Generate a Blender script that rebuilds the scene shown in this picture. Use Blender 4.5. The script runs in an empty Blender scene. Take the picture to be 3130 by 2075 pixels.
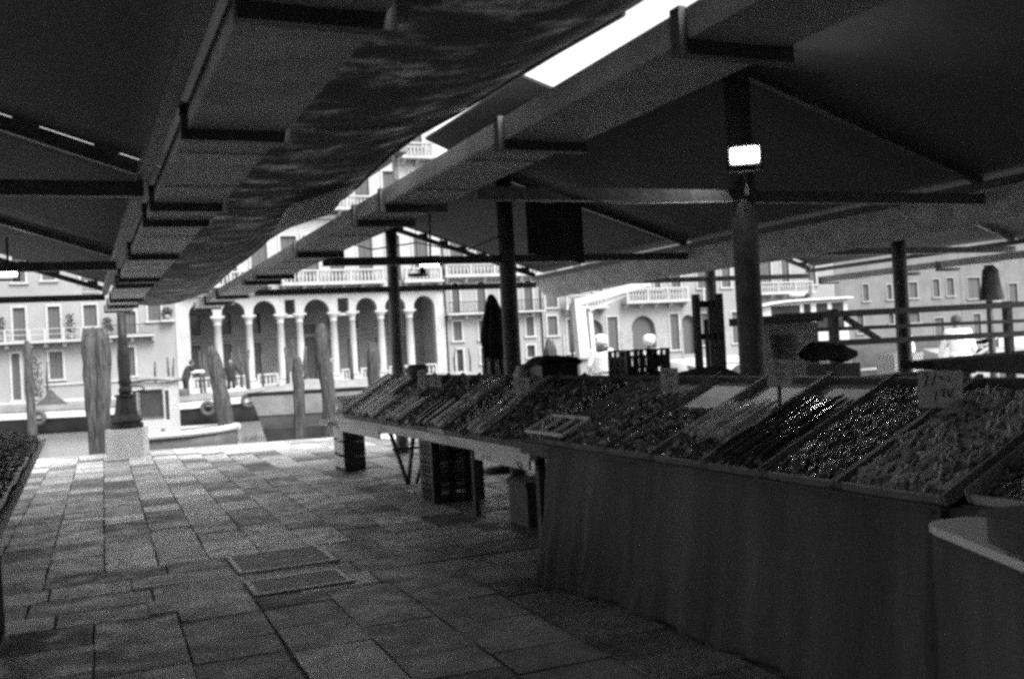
import bpy, math, random
from mathutils import Vector, Matrix
rnd = random.Random(7)
sc = bpy.context.scene
COL = sc.collection
R = math.radians

# ------------------------------------------------------------------ materials
def mat(name, col, rough=0.7, var=0.0, scale=6.0, bump=0.0, bscale=None, metal=0.0, spec=0.5,
        stretch=(1, 1, 1), attr=None, coat=0.0, col2=None, lo=0.35, hi=0.65, trans=0.0, rvar=0.0, trans2=None, det=6, nr_=0.65):
    """Grey procedural surface: base grey, broken up by noise (wear, dirt), noise bump."""
    m = bpy.data.materials.new(name); m.use_nodes = True
    nt = m.node_tree; n = nt.nodes; l = nt.links
    b = n['Principled BSDF']
    b.inputs['Roughness'].default_value = rough
    b.inputs['Metallic'].default_value = metal
    b.inputs['Specular IOR Level'].default_value = spec
    b.inputs['Coat Weight'].default_value = coat
    b.inputs['Base Color'].default_value = (col, col, col, 1)
    tc = n.new('ShaderNodeTexCoord')
    mp = n.new('ShaderNodeMapping'); mp.inputs['Scale'].default_value = stretch
    l.new(tc.outputs['Object'], mp.inputs['Vector'])
    out = None
    if var or col2 is not None:
        nz = n.new('ShaderNodeTexNoise'); nz.inputs['Scale'].default_value = scale
        nz.inputs['Detail'].default_value = det; nz.inputs['Roughness'].default_value = nr_
        l.new(mp.outputs['Vector'], nz.inputs['Vector'])
        r = n.new('ShaderNodeValToRGB')
        a = col * (1 - var) if col2 is None else col
        c = min(1, col * (1 + var)) if col2 is None else col2
        r.color_ramp.elements[0].position = lo; r.color_ramp.elements[1].position = hi
        r.color_ramp.elements[0].color = (a, a, a, 1); r.color_ramp.elements[1].color = (c, c, c, 1)
        l.new(nz.outputs['Fac'], r.inputs['Fac']); out = r.outputs['Color']
    if attr:
        at = n.new('ShaderNodeAttribute'); at.attribute_name = attr
        mx = n.new('ShaderNodeMix'); mx.data_type = 'RGBA'; mx.blend_type = 'MULTIPLY'
        mx.inputs['Factor'].default_value = 1
        if out: l.new(out, mx.inputs['A'])
        else: mx.inputs['A'].default_value = (col, col, col, 1)
        l.new(at.outputs['Color'], mx.inputs['B']); out = mx.outputs['Result']
    if out: l.new(out, b.inputs['Base Color'])
    if rvar:
        nr = n.new('ShaderNodeTexNoise'); nr.inputs['Scale'].default_value = scale * .8; nr.inputs['Detail'].default_value = 4
        l.new(mp.outputs['Vector'], nr.inputs['Vector'])
        mr = n.new('ShaderNodeMapRange'); mr.inputs['From Min'].default_value = .38; mr.inputs['From Max'].default_value = .62
        mr.inputs['To Min'].default_value = max(.05, rough - rvar); mr.inputs['To Max'].default_value = min(1, rough + rvar)
        l.new(nr.outputs['Fac'], mr.inputs['Value']); l.new(mr.outputs['Result'], b.inputs['Roughness'])
    if bump:
        nb = n.new('ShaderNodeTexNoise'); nb.inputs['Scale'].default_value = bscale or scale * 4
        nb.inputs['Detail'].default_value = 5
        l.new(mp.outputs['Vector'], nb.inputs['Vector'])
        bp = n.new('ShaderNodeBump'); bp.inputs['Strength'].default_value = min(1, bump)
        bp.inputs['Distance'].default_value = 0.02
        l.new(nb.outputs['Fac'], bp.inputs['Height']); l.new(bp.outputs['Normal'], b.inputs['Normal'])
    if trans:
        o_ = n['Material Output']; tb = n.new('ShaderNodeBsdfTranslucent'); tb.inputs['Color'].default_value = (.9, .9, .9, 1)
        ms = n.new('ShaderNodeMixShader'); ms.inputs['Fac'].default_value = trans
        if trans2 is not None:
            mt = n.new('ShaderNodeMapRange'); mt.inputs['From Min'].default_value = lo; mt.inputs['From Max'].default_value = hi
            mt.inputs['To Min'].default_value = trans; mt.inputs['To Max'].default_value = trans2
            l.new(nz.outputs['Fac'], mt.inputs['Value']); l.new(mt.outputs['Result'], ms.inputs['Fac'])
        l.new(b.outputs['BSDF'], ms.inputs[1]); l.new(tb.outputs['BSDF'], ms.inputs[2]); l.new(ms.outputs['Shader'], o_.inputs['Surface'])
    return m

def emis(name, strength):
    m = bpy.data.materials.new(name); m.use_nodes = True
    b = m.node_tree.nodes['Principled BSDF']
    b.inputs['Base Color'].default_value = (.8, .8, .8, 1)
    b.inputs['Emission Color'].default_value = (1, 1, 1, 1)
    b.inputs['Emission Strength'].default_value = strength
    return m

M = dict(
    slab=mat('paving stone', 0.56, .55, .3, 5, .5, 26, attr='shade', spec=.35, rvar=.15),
    joint=mat('paving joint', 0.1, .9, .3, 20),
    kerb=mat('quay edge stone', 0.34, .7, .14, 4, .3, 20),
    water=mat('canal water', 0.2, .16, .1, 1.2, .3, 1.6, stretch=(1, 2.2, 1)),
    iron=mat('dark painted iron', 0.018, .45, .4, 12, .25, spec=.2),
    steel=mat('dark painted steel', 0.09, .5, .4, 8, .15),
    gutter=mat('painted gutter sheet', 0.39, .6, .28, 2.2, .1, 8),
    flange=mat('dark gutter flange', 0.07, .5, .3, 10),
    roof=mat('dark roof canvas', 0.03, .85, .3, 3, .3, trans=.036),
    canvas=mat('mould stained awning canvas', .045, .9, 0, 3.2, .3, 30, stretch=(.8, 1.25, 1), col2=.6, lo=.50, hi=.68, trans=.035, trans2=.16, det=13, nr_=.74),
    canvas2=mat('pale awning canvas', 0.5, .9, .3, 5, .4, trans=.06),
    patch=mat('pale plastic sheet', .62, .6, .12, 6, .2, trans=.22),
    plaster=mat('white plaster', 0.185, .85, .10, .35, .2, 3),
    plaster2=mat('pale plaster', 0.195, .85, .12, .4, .2, 3),
    brick=mat('weathered brick plaster', 0.11, .9, .18, .6, .3, 3),
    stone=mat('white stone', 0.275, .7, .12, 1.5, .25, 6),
    base=mat('column base stone', 0.5, .7, .15, 3, .25, 9),
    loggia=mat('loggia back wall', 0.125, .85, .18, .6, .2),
    shutter=mat('dark shutter', 0.055, .7, .2, 3, .3, stretch=(1, 1, 14)),
    glass=mat('dark window pane', .035, .12, .3, 2),
    rooft=mat('roof tile', .22, .9, .2, 2, .6, 4),
    dark=mat('dark opening', .03, .8, .2, 2),
    pole=mat('weathered mooring wood', 0.058, .95, .8, 9, 1.0, 22, stretch=(4, 4, .22), spec=.2),
    wetpole=mat('wet algae wood', .05, .6, .3, 5, .5, stretch=(3, 3, .5)),
    boatw=mat('white boat paint', 0.42, .4, .08, 2),
    boatg=mat('grey boat paint', 0.085, .5, .18, 2, .2),
    boatd=mat('dark boat paint', 0.035, .5, .25, 2, .2, spec=.15),
    boatm=mat('mid grey hold cover', 0.19, .7, .2, 2, .3),
    rubber=mat('tyre rubber', .05, .8, .3, 9, .4),
    wood=mat('pale crate wood', 0.6, .8, .25, 6, .4, 20, stretch=(1, .25, 1)),
    woodl=mat('bleached board', 0.72, .75, .12, 5, .2, 20),
    woodd=mat('dark stained wood', .10, .75, .35, 6, .4, 20),
    trayb=mat('worn tray board', 0.21, .7, .3, 6, .3, 20),
    plastic=mat('black crate plastic', .022, .45, .3, 9),
    cloth=mat('dark table cloth', .11, .95, .30, 1.6, .5, 60, stretch=(1, 2.2, .25)),
    clothd=mat('black cloth', 0.04, .95, .3, 6, .4),
    whitecloth=mat('white work coat', 0.6, .9, .05, 8, .5, 18),
    white=mat('white plastic', 0.8, .5, .06, 4),
    skin=mat('skin', 0.12, .6, .08, 9),
    hair=mat('dark hair', 0.015, .6, .3, 30, .5),
    navy=mat('dark jacket', 0.014, .9, .3, 9, .4),
    trousers=mat('dark trousers', 0.012, .9, .3, 9, .4),
    shoe=mat('dark shoe', .03, .5, .2, 9),
    midcloth=mat('mid grey jacket', .22, .9, .2, 9, .4),
    card=mat('price card', 0.68, .8, .12, 12),
    worn=mat('worn steel frame', 0.4, .4, .2, 8),
    ink=mat('marker ink', .03, .7),
    stalk=mat('glossy stalk skin', 0.62, .22, .5, 9, .2, spec=.8, coat=.5),
    stalkd=mat('dark glossy stalk skin', .05, .16, .4, 9, .2, spec=.8, coat=.8),
    stalk_lit=mat('quay-lit glossy stalk skin', .78, .25, .25, 9, .2, spec=.8, coat=.4),  # stalk skin lightened for the canal end, quay light painted in
    paleprod_lit=mat('quay-lit pale produce', .62, .45, .3, 14, .3),  # paler copy of the loose produce, quay light in its colour
    leaf=mat('produce leaves', 0.24, .28, .5, 14, .3, spec=.6),
    pod=mat('produce pods', .10, .42, .6, 30, .2, spec=.6, coat=.2),
    paleleaf=mat('pale produce', 0.36, .62, .35, 14, .3),
    plant=mat('plant leaves', .05, .7, .4, 9),
    lampglass=emis('lit lamp glass', 75),
    lampsoft=emis('lit lamp glass far', 6),
)

# ------------------------------------------------------------------ mesh builder
class MB:
    def __init__(s): s.v = []; s.f = []; s.sm = []; s.shade = None
    def add(s, vs, fs, smooth=False):
        o = len(s.v); s.v += [tuple(p) for p in vs]
        for f in fs: s.f.append(tuple(i + o for i in f)); s.sm.append(smooth)
        return s
    def box(s, x0, x1, y0, y1, z0, z1):
        v = [(x, y, z) for z in (z0, z1) for y in (y0, y1) for x in (x0, x1)]
        return s.add(v, [(0, 2, 3, 1), (4, 5, 7, 6), (0, 1, 5, 4), (2, 6, 7, 3), (0, 4, 6, 2), (1, 3, 7, 5)])
    def hexa(s, p):  # 8 points: bottom 4 (ccw) then top 4
        return s.add(p, [(3, 2, 1, 0), (4, 5, 6, 7), (0, 1, 5, 4), (1, 2, 6, 5), (2, 3, 7, 6), (3, 0, 4, 7)])
    def bar(s, p, q, w, h, up=(0, 0, 1)):
        p = Vector(p); q = Vector(q); d = (q - p).normalized(); up = Vector(up)
        if abs(d.dot(up)) > .98: up = Vector((0, 1, 0))
        sd = d.cross(up).normalized(); u = sd.cross(d)
        a = sd * w / 2; b = u * h / 2
        return s.hexa([p - a - b, p + a - b, q + a - b, q - a - b, p - a + b, p + a + b, q + a + b, q - a + b])
    def tube(s, pts, rad, n=8, cap=True, sx=1.0):
        pts = [Vector(p) for p in pts]
        if not isinstance(rad, (list, tuple)): rad = [rad] * len(pts)
        vs = []; prev = None
        for i, p in enumerate(pts):
            d = (pts[min(i + 1, len(pts) - 1)] - pts[max(i - 1, 0)]).normalized()
            if prev is None:
                ref = Vector((0, 0, 1)) if abs(d.z) < .9 else Vector((0, 1, 0))
                a = d.cross(ref).normalized()
            else:
                a = (prev - d * prev.dot(d)).normalized()
            prev = a; b = d.cross(a)
            for k in range(n):
                t = 2 * math.pi * k / n
                vs.append(p + (a * math.cos(t) * sx + b * math.sin(t)) * rad[i])
        m = len(pts)
        fs = [(i * n + k, i * n + (k + 1) % n, (i + 1) * n + (k + 1) % n, (i + 1) * n + k) for i in range(m - 1) for k in range(n)]
        s.add(vs, fs, True)
        if cap:
            o = len(s.v) - len(vs)
            s.f.append(tuple(o + k for k in reversed(range(n)))); s.sm.append(False)
            s.f.append(tuple(o + (m - 1) * n + k for k in range(n))); s.sm.append(False)
        return s
    def lathe(s, cx, cy, prof, n=16, smooth=True, sy=1.0, rot=0):
        vs = [(cx + r * math.cos(rot + 2 * math.pi * k / n), cy + sy * r * math.sin(rot + 2 * math.pi * k / n), z) for r, z in prof for k in range(n)]
        m = len(prof)
        fs = [(i * n + k, i * n + (k + 1) % n, (i + 1) * n + (k + 1) % n, (i + 1) * n + k) for i in range(m - 1) for k in range(n)]
        s.add(vs, fs, smooth); o = len(s.v) - len(vs)
        s.f.append(tuple(o + k for k in reversed(range(n)))); s.sm.append(False)
        s.f.append(tuple(o + (m - 1) * n + k for k in range(n))); s.sm.append(False)
        return s
    def prism(s, poly, z0, z1):
        n = len(poly)
        v = [(x, y, z0) for x, y in poly] + [(x, y, z1) for x, y in poly]
        return s.add(v, [tuple(reversed(range(n))), tuple(range(n, 2 * n))] + [(k, (k + 1) % n, n + (k + 1) % n, n + k) for k in range(n)])
    def sheet(s, fn, nu, nv, th=.012, smooth=True, off=(0, 0, -1)):
        """fn(u,v)->point; a sheet with real thickness"""
        off = Vector(off) * th
        top = [Vector(fn(i / nu, j / nv)) for i in range(nu + 1) for j in range(nv + 1)]
        bot = [p + off for p in top]; N = len(top); w = nv + 1
        fs = []
        for i in range(nu):
            for j in range(nv):
                a = i * w + j
                fs.append((a, a + w, a + w + 1, a + 1)); fs.append((N + a, N + a + 1, N + a + w + 1, N + a + w))
        edge = [i * w for i in range(nu + 1)] + [nu * w + j for j in range(1, nv + 1)] + [i * w + nv for i in range(nu - 1, -1, -1)] + [j for j in range(nv - 1, 0, -1)]
        for a, b in zip(edge, edge[1:] + edge[:1]): fs.append((b, a, N + a, N + b))
        return s.add(top + bot, fs, smooth)
    def ell(s, c, r, n=8, m=6, rot=None):
        vs = []
        for i in range(1, m):
            t = math.pi * i / m
            for k in range(n):
                a = 2 * math.pi * k / n
                vs.append(Vector((r[0] * math.sin(t) * math.cos(a), r[1] * math.sin(t) * math.sin(a), r[2] * math.cos(t))))
        vs += [Vector((0, 0, r[2])), Vector((0, 0, -r[2]))]
        if rot is not None: vs = [rot @ p for p in vs]
        c = Vector(c); vs = [p + c for p in vs]
        fs = [(i * n + k, i * n + (k + 1) % n, (i + 1) * n + (k + 1) % n, (i + 1) * n + k) for i in range(m - 2) for k in range(n)]
        fs = [tuple(reversed(f)) for f in fs]
        T = (m - 1) * n
        fs += [(T, k, (k + 1) % n) for k in range(n)] + [(T + 1, (m - 2) * n + (k + 1) % n, (m - 2) * n + k) for k in range(n)]
        return s.add(vs, fs, True)
    def holes(s, x0, x1, z0, z1, hs, y0, y1):
        """upright slab between y0 (front) and y1 with rectangular openings hs=[(xa,xb,za,zb)]"""
        xs = sorted({x0, x1, *[h[i] for h in hs for i in (0, 1)]}); zs = sorted({z0, z1, *[h[i] for h in hs for i in (2, 3)]})
        xs = [x for x in xs if x0 <= x <= x1]; zs = [z for z in zs if z0 <= z <= z1]
        def solid(i, j):
            if i < 0 or j < 0 or i >= len(xs) - 1 or j >= len(zs) - 1: return False
            cx = (xs[i] + xs[i + 1]) / 2; cz = (zs[j] + zs[j + 1]) / 2
            return not any(h[0] < cx < h[1] and h[2] < cz < h[3] for h in hs)
        for i in range(len(xs) - 1):
            for j in range(len(zs) - 1):
                if not solid(i, j): continue
                a, b, c, d = xs[i], xs[i + 1], zs[j], zs[j + 1]
                s.add([(a, y0, c), (b, y0, c), (b, y0, d), (a, y0, d)], [(0, 1, 2, 3)])
                s.add([(a, y1, c), (b, y1, c), (b, y1, d), (a, y1, d)], [(3, 2, 1, 0)])
                if not solid(i - 1, j): s.add([(a, y0, c), (a, y0, d), (a, y1, d), (a, y1, c)], [(0, 1, 2, 3)])
                if not solid(i + 1, j): s.add([(b, y0, c), (b, y0, d), (b, y1, d), (b, y1, c)], [(3, 2, 1, 0)])
                if not solid(i, j - 1): s.add([(a, y0, c), (b, y0, c), (b, y1, c), (a, y1, c)], [(3, 2, 1, 0)])
                if not solid(i, j + 1): s.add([(a, y0, d), (b, y0, d), (b, y1, d), (a, y1, d)], [(0, 1, 2, 3)])
        return s
    def arch(s, xa, xb, x0, x1, zs, zt, rise, y0, y1, n=14):
        """wall above an arched opening x0..x1 springing at zs; panel xa..xb up to zt"""
        pts = [((x0 + x1) / 2 - (x1 - x0) / 2 * math.cos(math.pi * k / n), zs + rise * math.sin(math.pi * k / n)) for k in range(n + 1)]
        for (a, za), (b, zb) in zip(pts, pts[1:]):
            s.hexa([(a, y0, za), (b, y0, zb), (b, y1, zb), (a, y1, za), (a, y0, zt), (b, y0, zt), (b, y1, zt), (a, y1, zt)])
        if x0 - xa > 1e-4: s.box(xa, x0, y0, y1, zs, zt)
        if xb - x1 > 1e-4: s.box(x1, xb, y0, y1, zs, zt)
        return s

ORG = {}
def setp(o, label=None, cat=None, group=None, kind=None):
    for k, val in (('label', label), ('category', cat), ('group', group), ('kind', kind)):
        if val: o[k] = val
    return o
def mesh_obj(name, mb, m, parent=None, origin=(0, 0, 0)):
    W = ORG[parent.name] if parent else Vector(origin)
    me = bpy.data.meshes.new(name)
    me.from_pydata([tuple(Vector(p) - W) for p in mb.v], [], mb.f)
    me.polygons.foreach_set('use_smooth', mb.sm)
    me.validate(); me.materials.append(M[m] if isinstance(m, str) else m); me.update()
    o = bpy.data.objects.new(name, me); COL.objects.link(o)
    if parent: o.parent = parent
    else: o.location = W
    ORG[o.name] = W
    return o
def thing(name, label, cat, loc=(0, 0, 0), group=None):
    o = bpy.data.objects.new(name, None); COL.objects.link(o); o.location = loc
    o.empty_display_size = .2; ORG[o.name] = Vector(loc)
    return setp(o, label, cat, group)
part = mesh_obj
def part2(name, mb, m, parent): return mesh_obj(name, mb, m, parent)
def single(name, mb, m, label, cat, loc=(0, 0, 0), group=None, kind=None):
    return setp(mesh_obj(name, mb, m, None, loc), label, cat, group, kind)
def struct(name, mb, m): return setp(mesh_obj(name, mb, m), kind='structure')
def copy_tree(o, parent=None):
    c = o.copy(); COL.objects.link(c)
    if parent: c.parent = parent
    for ch in o.children: copy_tree(ch, c)
    return c
NTH = ['first', 'second', 'third', 'fourth', 'fifth', 'sixth', 'seventh', 'eighth', 'ninth', 'tenth', 'eleventh', 'twelfth', 'thirteenth', 'fourteenth']

# ------------------------------------------------------------------ ground, quay, water
QA, QS = 21.0, -.20                    # quay edge: y = QA + QS*x
def qy(x): return QA + QS * x
def floor():
    th = R(-1.2); c, s_ = math.cos(th), math.sin(th); px, py = .5, 8.
    def rot(x, y): return (px + c * (x - px) - s_ * (y - py), py + s_ * (x - px) + c * (y - py))
    mb = MB(); shade = []
    def slab(x0, x1, y0, y1, stone=1.0):  # stone is a tone factor: light falloff painted per paving zone
        cx, cy = (x0 + x1) / 2, (y0 + y1) / 2
        g = .004 + rnd.random() * .006; jx = rnd.uniform(-.005, .005)
        dz = rnd.uniform(-.004, .004); tx, ty = rnd.uniform(-.005, .005), rnd.uniform(-.004, .004)
        q = []
        for (x, y) in ((x0 + g + rnd.uniform(-.005, .005), y0 + g), (x1 - g, y0 + g + rnd.uniform(-.006, .006)), (x1 - g + rnd.uniform(-.005, .005), y1 - g), (x0 + g, y1 - g + rnd.uniform(-.006, .006))):
            x += jx
            X, Y = rot(x, y); Y = min(Y, qy(X) - .36)
            q.append((X, Y, dz + tx * (x - cx) / .4 + ty * (y - cy) / .4))
        if q[2][1] - q[1][1] < .02 and q[3][1] - q[0][1] < .02: return
        b = [(x, y, -.05) for x, y, z in q]
        mb.hexa(b + q)
        k = rnd.random()
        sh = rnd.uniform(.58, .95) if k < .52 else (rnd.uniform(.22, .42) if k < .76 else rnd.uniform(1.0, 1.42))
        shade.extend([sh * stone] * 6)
    def rows(xa, xb, ya, yb, w, lmin, lmax, stone):
        x = xa
        while x < xb:
            ww = w * rnd.uniform(.93, 1.07); y = ya - rnd.random() * lmax
            while y < yb:
                L = rnd.uniform(lmin, lmax)
                a, b = max(y, ya), min(y + L, yb)
                if b - a > .05: slab(x, x + ww, a, b, stone)
                y += L
            x += ww
    rows(-9, 24, 8.62, 23.5, .425, .30, .68, 1.26)  # slabs lightened towards the canal, quay light painted in
    # courses laid across the walk
    y = 6.92
    for hgt in (.40, .46, .40, .44):
        x = -9 + rnd.random()
        while x < 24:
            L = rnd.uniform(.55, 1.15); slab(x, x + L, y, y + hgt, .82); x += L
        y += hgt
    rows(-9, 14, -9, 6.92, .50, .28, .62, .58)  # near slabs darkened, shade painted into their colour
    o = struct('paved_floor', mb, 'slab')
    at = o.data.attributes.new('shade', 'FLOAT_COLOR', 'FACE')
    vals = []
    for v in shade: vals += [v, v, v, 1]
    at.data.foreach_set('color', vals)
    j = MB(); j.add([(-40, -30, -.0115), (60, -30, -.0115), (60, qy(60) - .1, -.0115), (-40, qy(-40) - .1, -.0115)], [(0, 1, 2, 3)])
    struct('ground_bed', j, 'joint')
    k = MB(); x = -14.
    while x < 40:
        L = rnd.uniform(.9, 1.5); g = .004
        a, b = x + g, x + L - g
        k.hexa([(a, qy(a) - .36, -1.4), (b, qy(b) - .36, -1.4), (b, qy(b), -1.4), (a, qy(a), -1.4), (a, qy(a) - .36, .004), (b, qy(b) - .36, .004), (b, qy(b), .0), (a, qy(a), .0)])
        x += L
    struct('quay_edge', k, 'kerb')
floor()
w = MB(); w.add([(-300, -20, -.9), (400, -20, -.9), (400, 400, -.9), (-300, 400, -.9)], [(0, 1, 2, 3)])
struct('canal_water', w, 'water')
b = MB(); b.box(-120, 220, 69.6, 140, -2, -.05)
struct('far_bank', b, 'kerb')

# iron inspection frames set in the paving
def manhole(x0, x1, y0, y1, lab):
    t = thing('manhole_cover', lab, 'manhole', ((x0 + x1) / 2, (y0 + y1) / 2, 0))
    f = MB(); e = .036
    for a in ((x0, x1, y0, y0 + e), (x0, x1, y1 - e, y1), (x0, x0 + e, y0 + e, y1 - e), (x1 - e, x1, y0 + e, y1 - e)): f.box(*a, -.03, .020)
    part('frame', f, 'worn', t)
    l = MB(); l.box(x0 + e, x1 - e, y0 + e, y1 - e, -.03, .013); part('lid', l, 'trayb', t)
    g = MB(); q = .010
    for a in ((x0 - q, x1 + q, y0 - q, y0 - .001), (x0 - q, x1 + q, y1 + .001, y1 + q), (x0 - q, x0 - .001, y0, y1), (x1 + .001, x1 + q, y0, y1)): g.box(*a, -.03, .0125)
    part('gap_shade', g, 'joint', t)  # dark strips painted in for the shaded gap round the frame
manhole(1.04, 1.80, 7.78, 8.52, 'larger stone-lidded manhole with pale metal frame in the aisle paving')
manhole(1.03, 1.72, 6.98, 7.46, 'smaller stone-lidded manhole nearer the viewer in the aisle paving')

# ------------------------------------------------------------------ gutters, canopies, awnings
FL = [-3.2, -1.0, 1.0, 2.95, 4.6, 6.75, 7.5, 9.8, 12.3, 13.17, 15.85, 17.4]
def gutter(x0, x1, z, lab, y0=-8.8, y1=19.1, flash=False):
    t = thing('roof_gutter', lab, 'gutter', ((x0 + x1) / 2, y1, z), 'box gutters between the market canopies')
    c = MB(); hh = .115
    ys = [y0] + [(f + .06) for f in FL if f < y1] + [y1]
    fl = [f for f in FL if f < y1]
    for i in range(len(ys) - 1):        # each length of channel is lapped a few mm under the next
        dz = .004 * (i % 2)
        c.box(x0 + .003 * (i % 2), x1 - .003 * (i % 2), ys[i], ys[i + 1], z + dz, z + dz + .012)
        c.box(x0, x0 + .012, ys[i], ys[i + 1], z + .0125 + dz, z + hh)
        c.box(x1 - .012, x1, ys[i], ys[i + 1], z + .0125 + dz, z + hh)
    part('channel', c, 'gutter', t)
    for f in fl:
        m = MB(); o = .03
        m.box(x0 - o, x1 + o, f, f + .06, z - .05, z - .001)
        m.box(x0 - o, x0 - .001, f, f + .06, z - .001, z + hh + .005); m.box(x1 + .001, x1 + o, f, f + .06, z - .001, z + hh + .005)
        part('flange', m, 'flange', t)
    for y in (5.12, 6.1, 8.45, 10.7, 11.4, 14.4):
        g = MB(); g.box(x0 + .004, x1 - .004, y, y + .011, z - .004, z - .0005); part('panel_joint', g, 'flange', t)
    e = MB(); e.box(x0 - .03, x1 + .03, y1, y1 + .03, z - .03, z + hh); part('end_cap', e, 'flange', t)
    if flash:
        f = MB()
        f.hexa([(2.16, 4.62, 2.985), (2.95, 5.20, 2.99), (2.95, 7.06, 2.99), (2.14, 6.12, 2.985), (2.16, 4.62, 3.0), (2.95, 5.20, 3.005), (2.95, 7.06, 3.005), (2.14, 6.12, 3.0)])
        part('flashing', f, 'roof', t)
    return t
gutter(.50, .93, 2.655, 'pale box gutter above the iron column, left side of the aisle')
gutter(2.03, 2.47, 2.655, 'pale box gutter over the aisle beside the long produce stall', flash=True)
gutter(13.2, 13.65, 2.53, 'far pale box gutter with square brackets at the right', y1=15.2)

def canopy(name, lab, xe0, xr, xe1, ze, zr, frames, ybase, gaps=(), posts=True):
    t = thing(name, lab, 'canopy', (xr, frames[-1], 0), 'pitched canvas canopies over the stalls')
    sl0 = (zr - ze) / (xr - xe0)
    for y in frames:
        m = MB()
        for xa in (xe0, xe1):
            m.bar((xa, y, ze + .02), (xr, y, zr + .02), .06, .07)
        part('rafter', m, 'steel', t)
        k = MB(); k.box(xe0, xe1, y - .04, y + .04, 2.63, 2.72); part('tie_beam', k, 'steel', t)
        if posts:
            p = MB(); p.lathe(xr, y, [(.15, 0), (.15, .05), (.105, .09), (.10, 2.4), (.10, zr)], 14); part('post', p, 'steel', t)
    rb = MB(); rb.box(xr - .05, xr + .05, ybase, frames[-1], zr + .03, zr + .10); part('ridge_beam', rb, 'steel', t)
    for xa in (xe0, xe1):
        e = MB(); e.box(xa - .035, xa + .035, ybase, frames[-1] + .05, ze - .06, ze + .01); part('eave_beam', e, 'steel', t)
    ys = [ybase] + list(frames)
    for a, b in zip(ys, ys[1:]):
        for xa in (xe0, xe1):
            lift = 0
            def fn(u, v, xa=xa, a=a, b=b, lift=lift):
                u = u * 1.06 - .06; x = xa + (xr - xa) * u; y = a + (b - a) * v
                sag = -.045 * math.sin(math.pi * v) * math.sin(math.pi * u)
                return (x, y + .0, ze + (zr - ze) * u + .08 + (.0145 if b in gaps else .045 if b == frames[-1] else 0) + sag)
            r = MB(); r.sheet(fn, 6, 8, .012)
            rs = part('roof_sheet', r, 'roof', t)
        if b in gaps or b == frames[-1]:
            for xa in (xe0, xe1):
                n = 7
                for k in range(n):
                    u = (k + .3 + .35 * rnd.random()) / n
                    x = xa + (xr - xa) * u; z = ze + (zr - ze) * u
                    c = MB(); c.box(x - .09, x + .05, b - .05, b + .01, z + .03, z + .105); part('canvas_clip', c, 'steel', t)
    return t
canopy('market_canopy', 'dark pitched canopy over the long produce stall', 2.56, 4.8, 7.36, 2.82, 3.66, (1.7, 6.35, 11.0, 15.7), -8.8)
canopy('market_canopy', 'dark pitched canopy over the left hand stall', -5.1, -2.3, .41, 2.77, 3.68, (1.7, 6.35, 11.0, 15.7), -8.8, gaps=(6.35,))
canopy('market_canopy', 'dark pitched canopy beyond the sagging awning, far right', 7.95, 10.8, 13.1, 2.80, 3.60, (1.5, 6.15, 10.78, 15.4), -8.8)

# mould-stained canvas stretched over the aisle
EDGE = [(-15, 2.03), (3.25, 2.03), (4.27, 2.0), (4.86, 1.97), (5.85, 1.885), (6.7, 1.93), (7.6, 2.03), (9, 1.98), (10.6, 1.90), (14, 2.0), (18.4, 2.12)]
def lerp(t, y):
    for (a, u), (b, v) in zip(t, t[1:]):
        if y <= b: return u + (v - u) * (y - a) / (b - a)
    return t[-1][1]
def aisle(u, v):
    y = -15 + 33.4 * v; xr = lerp(EDGE, y); x = .95 + (xr - .95) * u
    z = 2.74 + .16 * u - .05 * math.sin(math.pi * u) + .012 * math.sin(y * 1.3 + 2 * u) + .004 * math.sin(y * 4.1 - 3 * u)
    if y > 10: z -= .05 * (y - 10) / 8 * math.sin(math.pi * min(1, u * .9))
    return (x, y, z)
t = thing('aisle_awning', 'mould-stained canvas awning stretched over the aisle between the two gutters', 'awning', (1.5, 10, 2.8))
m = MB(); m.sheet(aisle, 14, 150, .01); part('canvas_sheet', m, 'canvas', t)
def patch(u, v):
    x = 1.42 + .42 * u + .1 * v; y = 7.0 + 1.35 * v - .28 * u
    return (x, y, 2.685 + .12 * u - .02 * v + .015 * math.sin(6 * v))
m = MB(); m.sheet(patch, 6, 8, .006); part('patch', m, 'patch', t)
m = MB(); m.tube([(aisle(1, v / 60)[0], aisle(1, v / 60)[1], aisle(1, v / 60)[2] - .01) for v in range(33, 61)], .014, 6); part('edge_rope', m, 'roof', t)

for y_ in (2.2, 4.9, 7.4, 10.1, 13.0, 15.6):
    v_ = (y_ + 15) / 33.4; m = MB()
    m.tube([(p[0], p[1] + .05 * math.sin(3 * k / 12), p[2] - .013) for k in range(13) for p in [aisle(k / 12, v_)]], .011, 5); part('seam', m, 'canvas2', t)
# winding arm of the awning, standing in the gap
t = thing('awning_crank', 'dark awning winding arm with an upright bar in the sky gap', 'crank', (2.2, 7.2, 2.9))
m = MB(); m.box(2.19, 2.225, 7.0, 7.035, 2.88, 3.42); part('upright', m, 'steel', t)
m = MB(); m.bar((2.1, 8.4, 3.01), (2.24, 6.9, 3.10), .06, .07); part('arm', m, 'steel', t)
m = MB(); m.bar((2.08, 7.02, 3.36), (2.36, 7.02, 3.34), .03, .03); m.box(2.2, 2.26, 6.95, 7.06, 3.31, 3.39); part('handle', m, 'steel', t)

# pale awning sagging between the canopies on the right
def sag(u, v):
    y = 5.0 + 10.75 * v; x = 7.34 + .78 * u
    d = (.24 + .13 * v + .03 * math.sin(5 * v)) * math.sin(math.pi * u) ** .75
    return (x, y, 2.80 - d + .012 * math.sin(9 * v + 4 * u))
m = MB(); m.sheet(sag, 10, 40, .012)
single('rolled_awning', m, 'canvas2', 'pale sagging roll of awning canvas hanging below the right hand eave', 'awning', (7.7, 10, 2.6))
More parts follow.
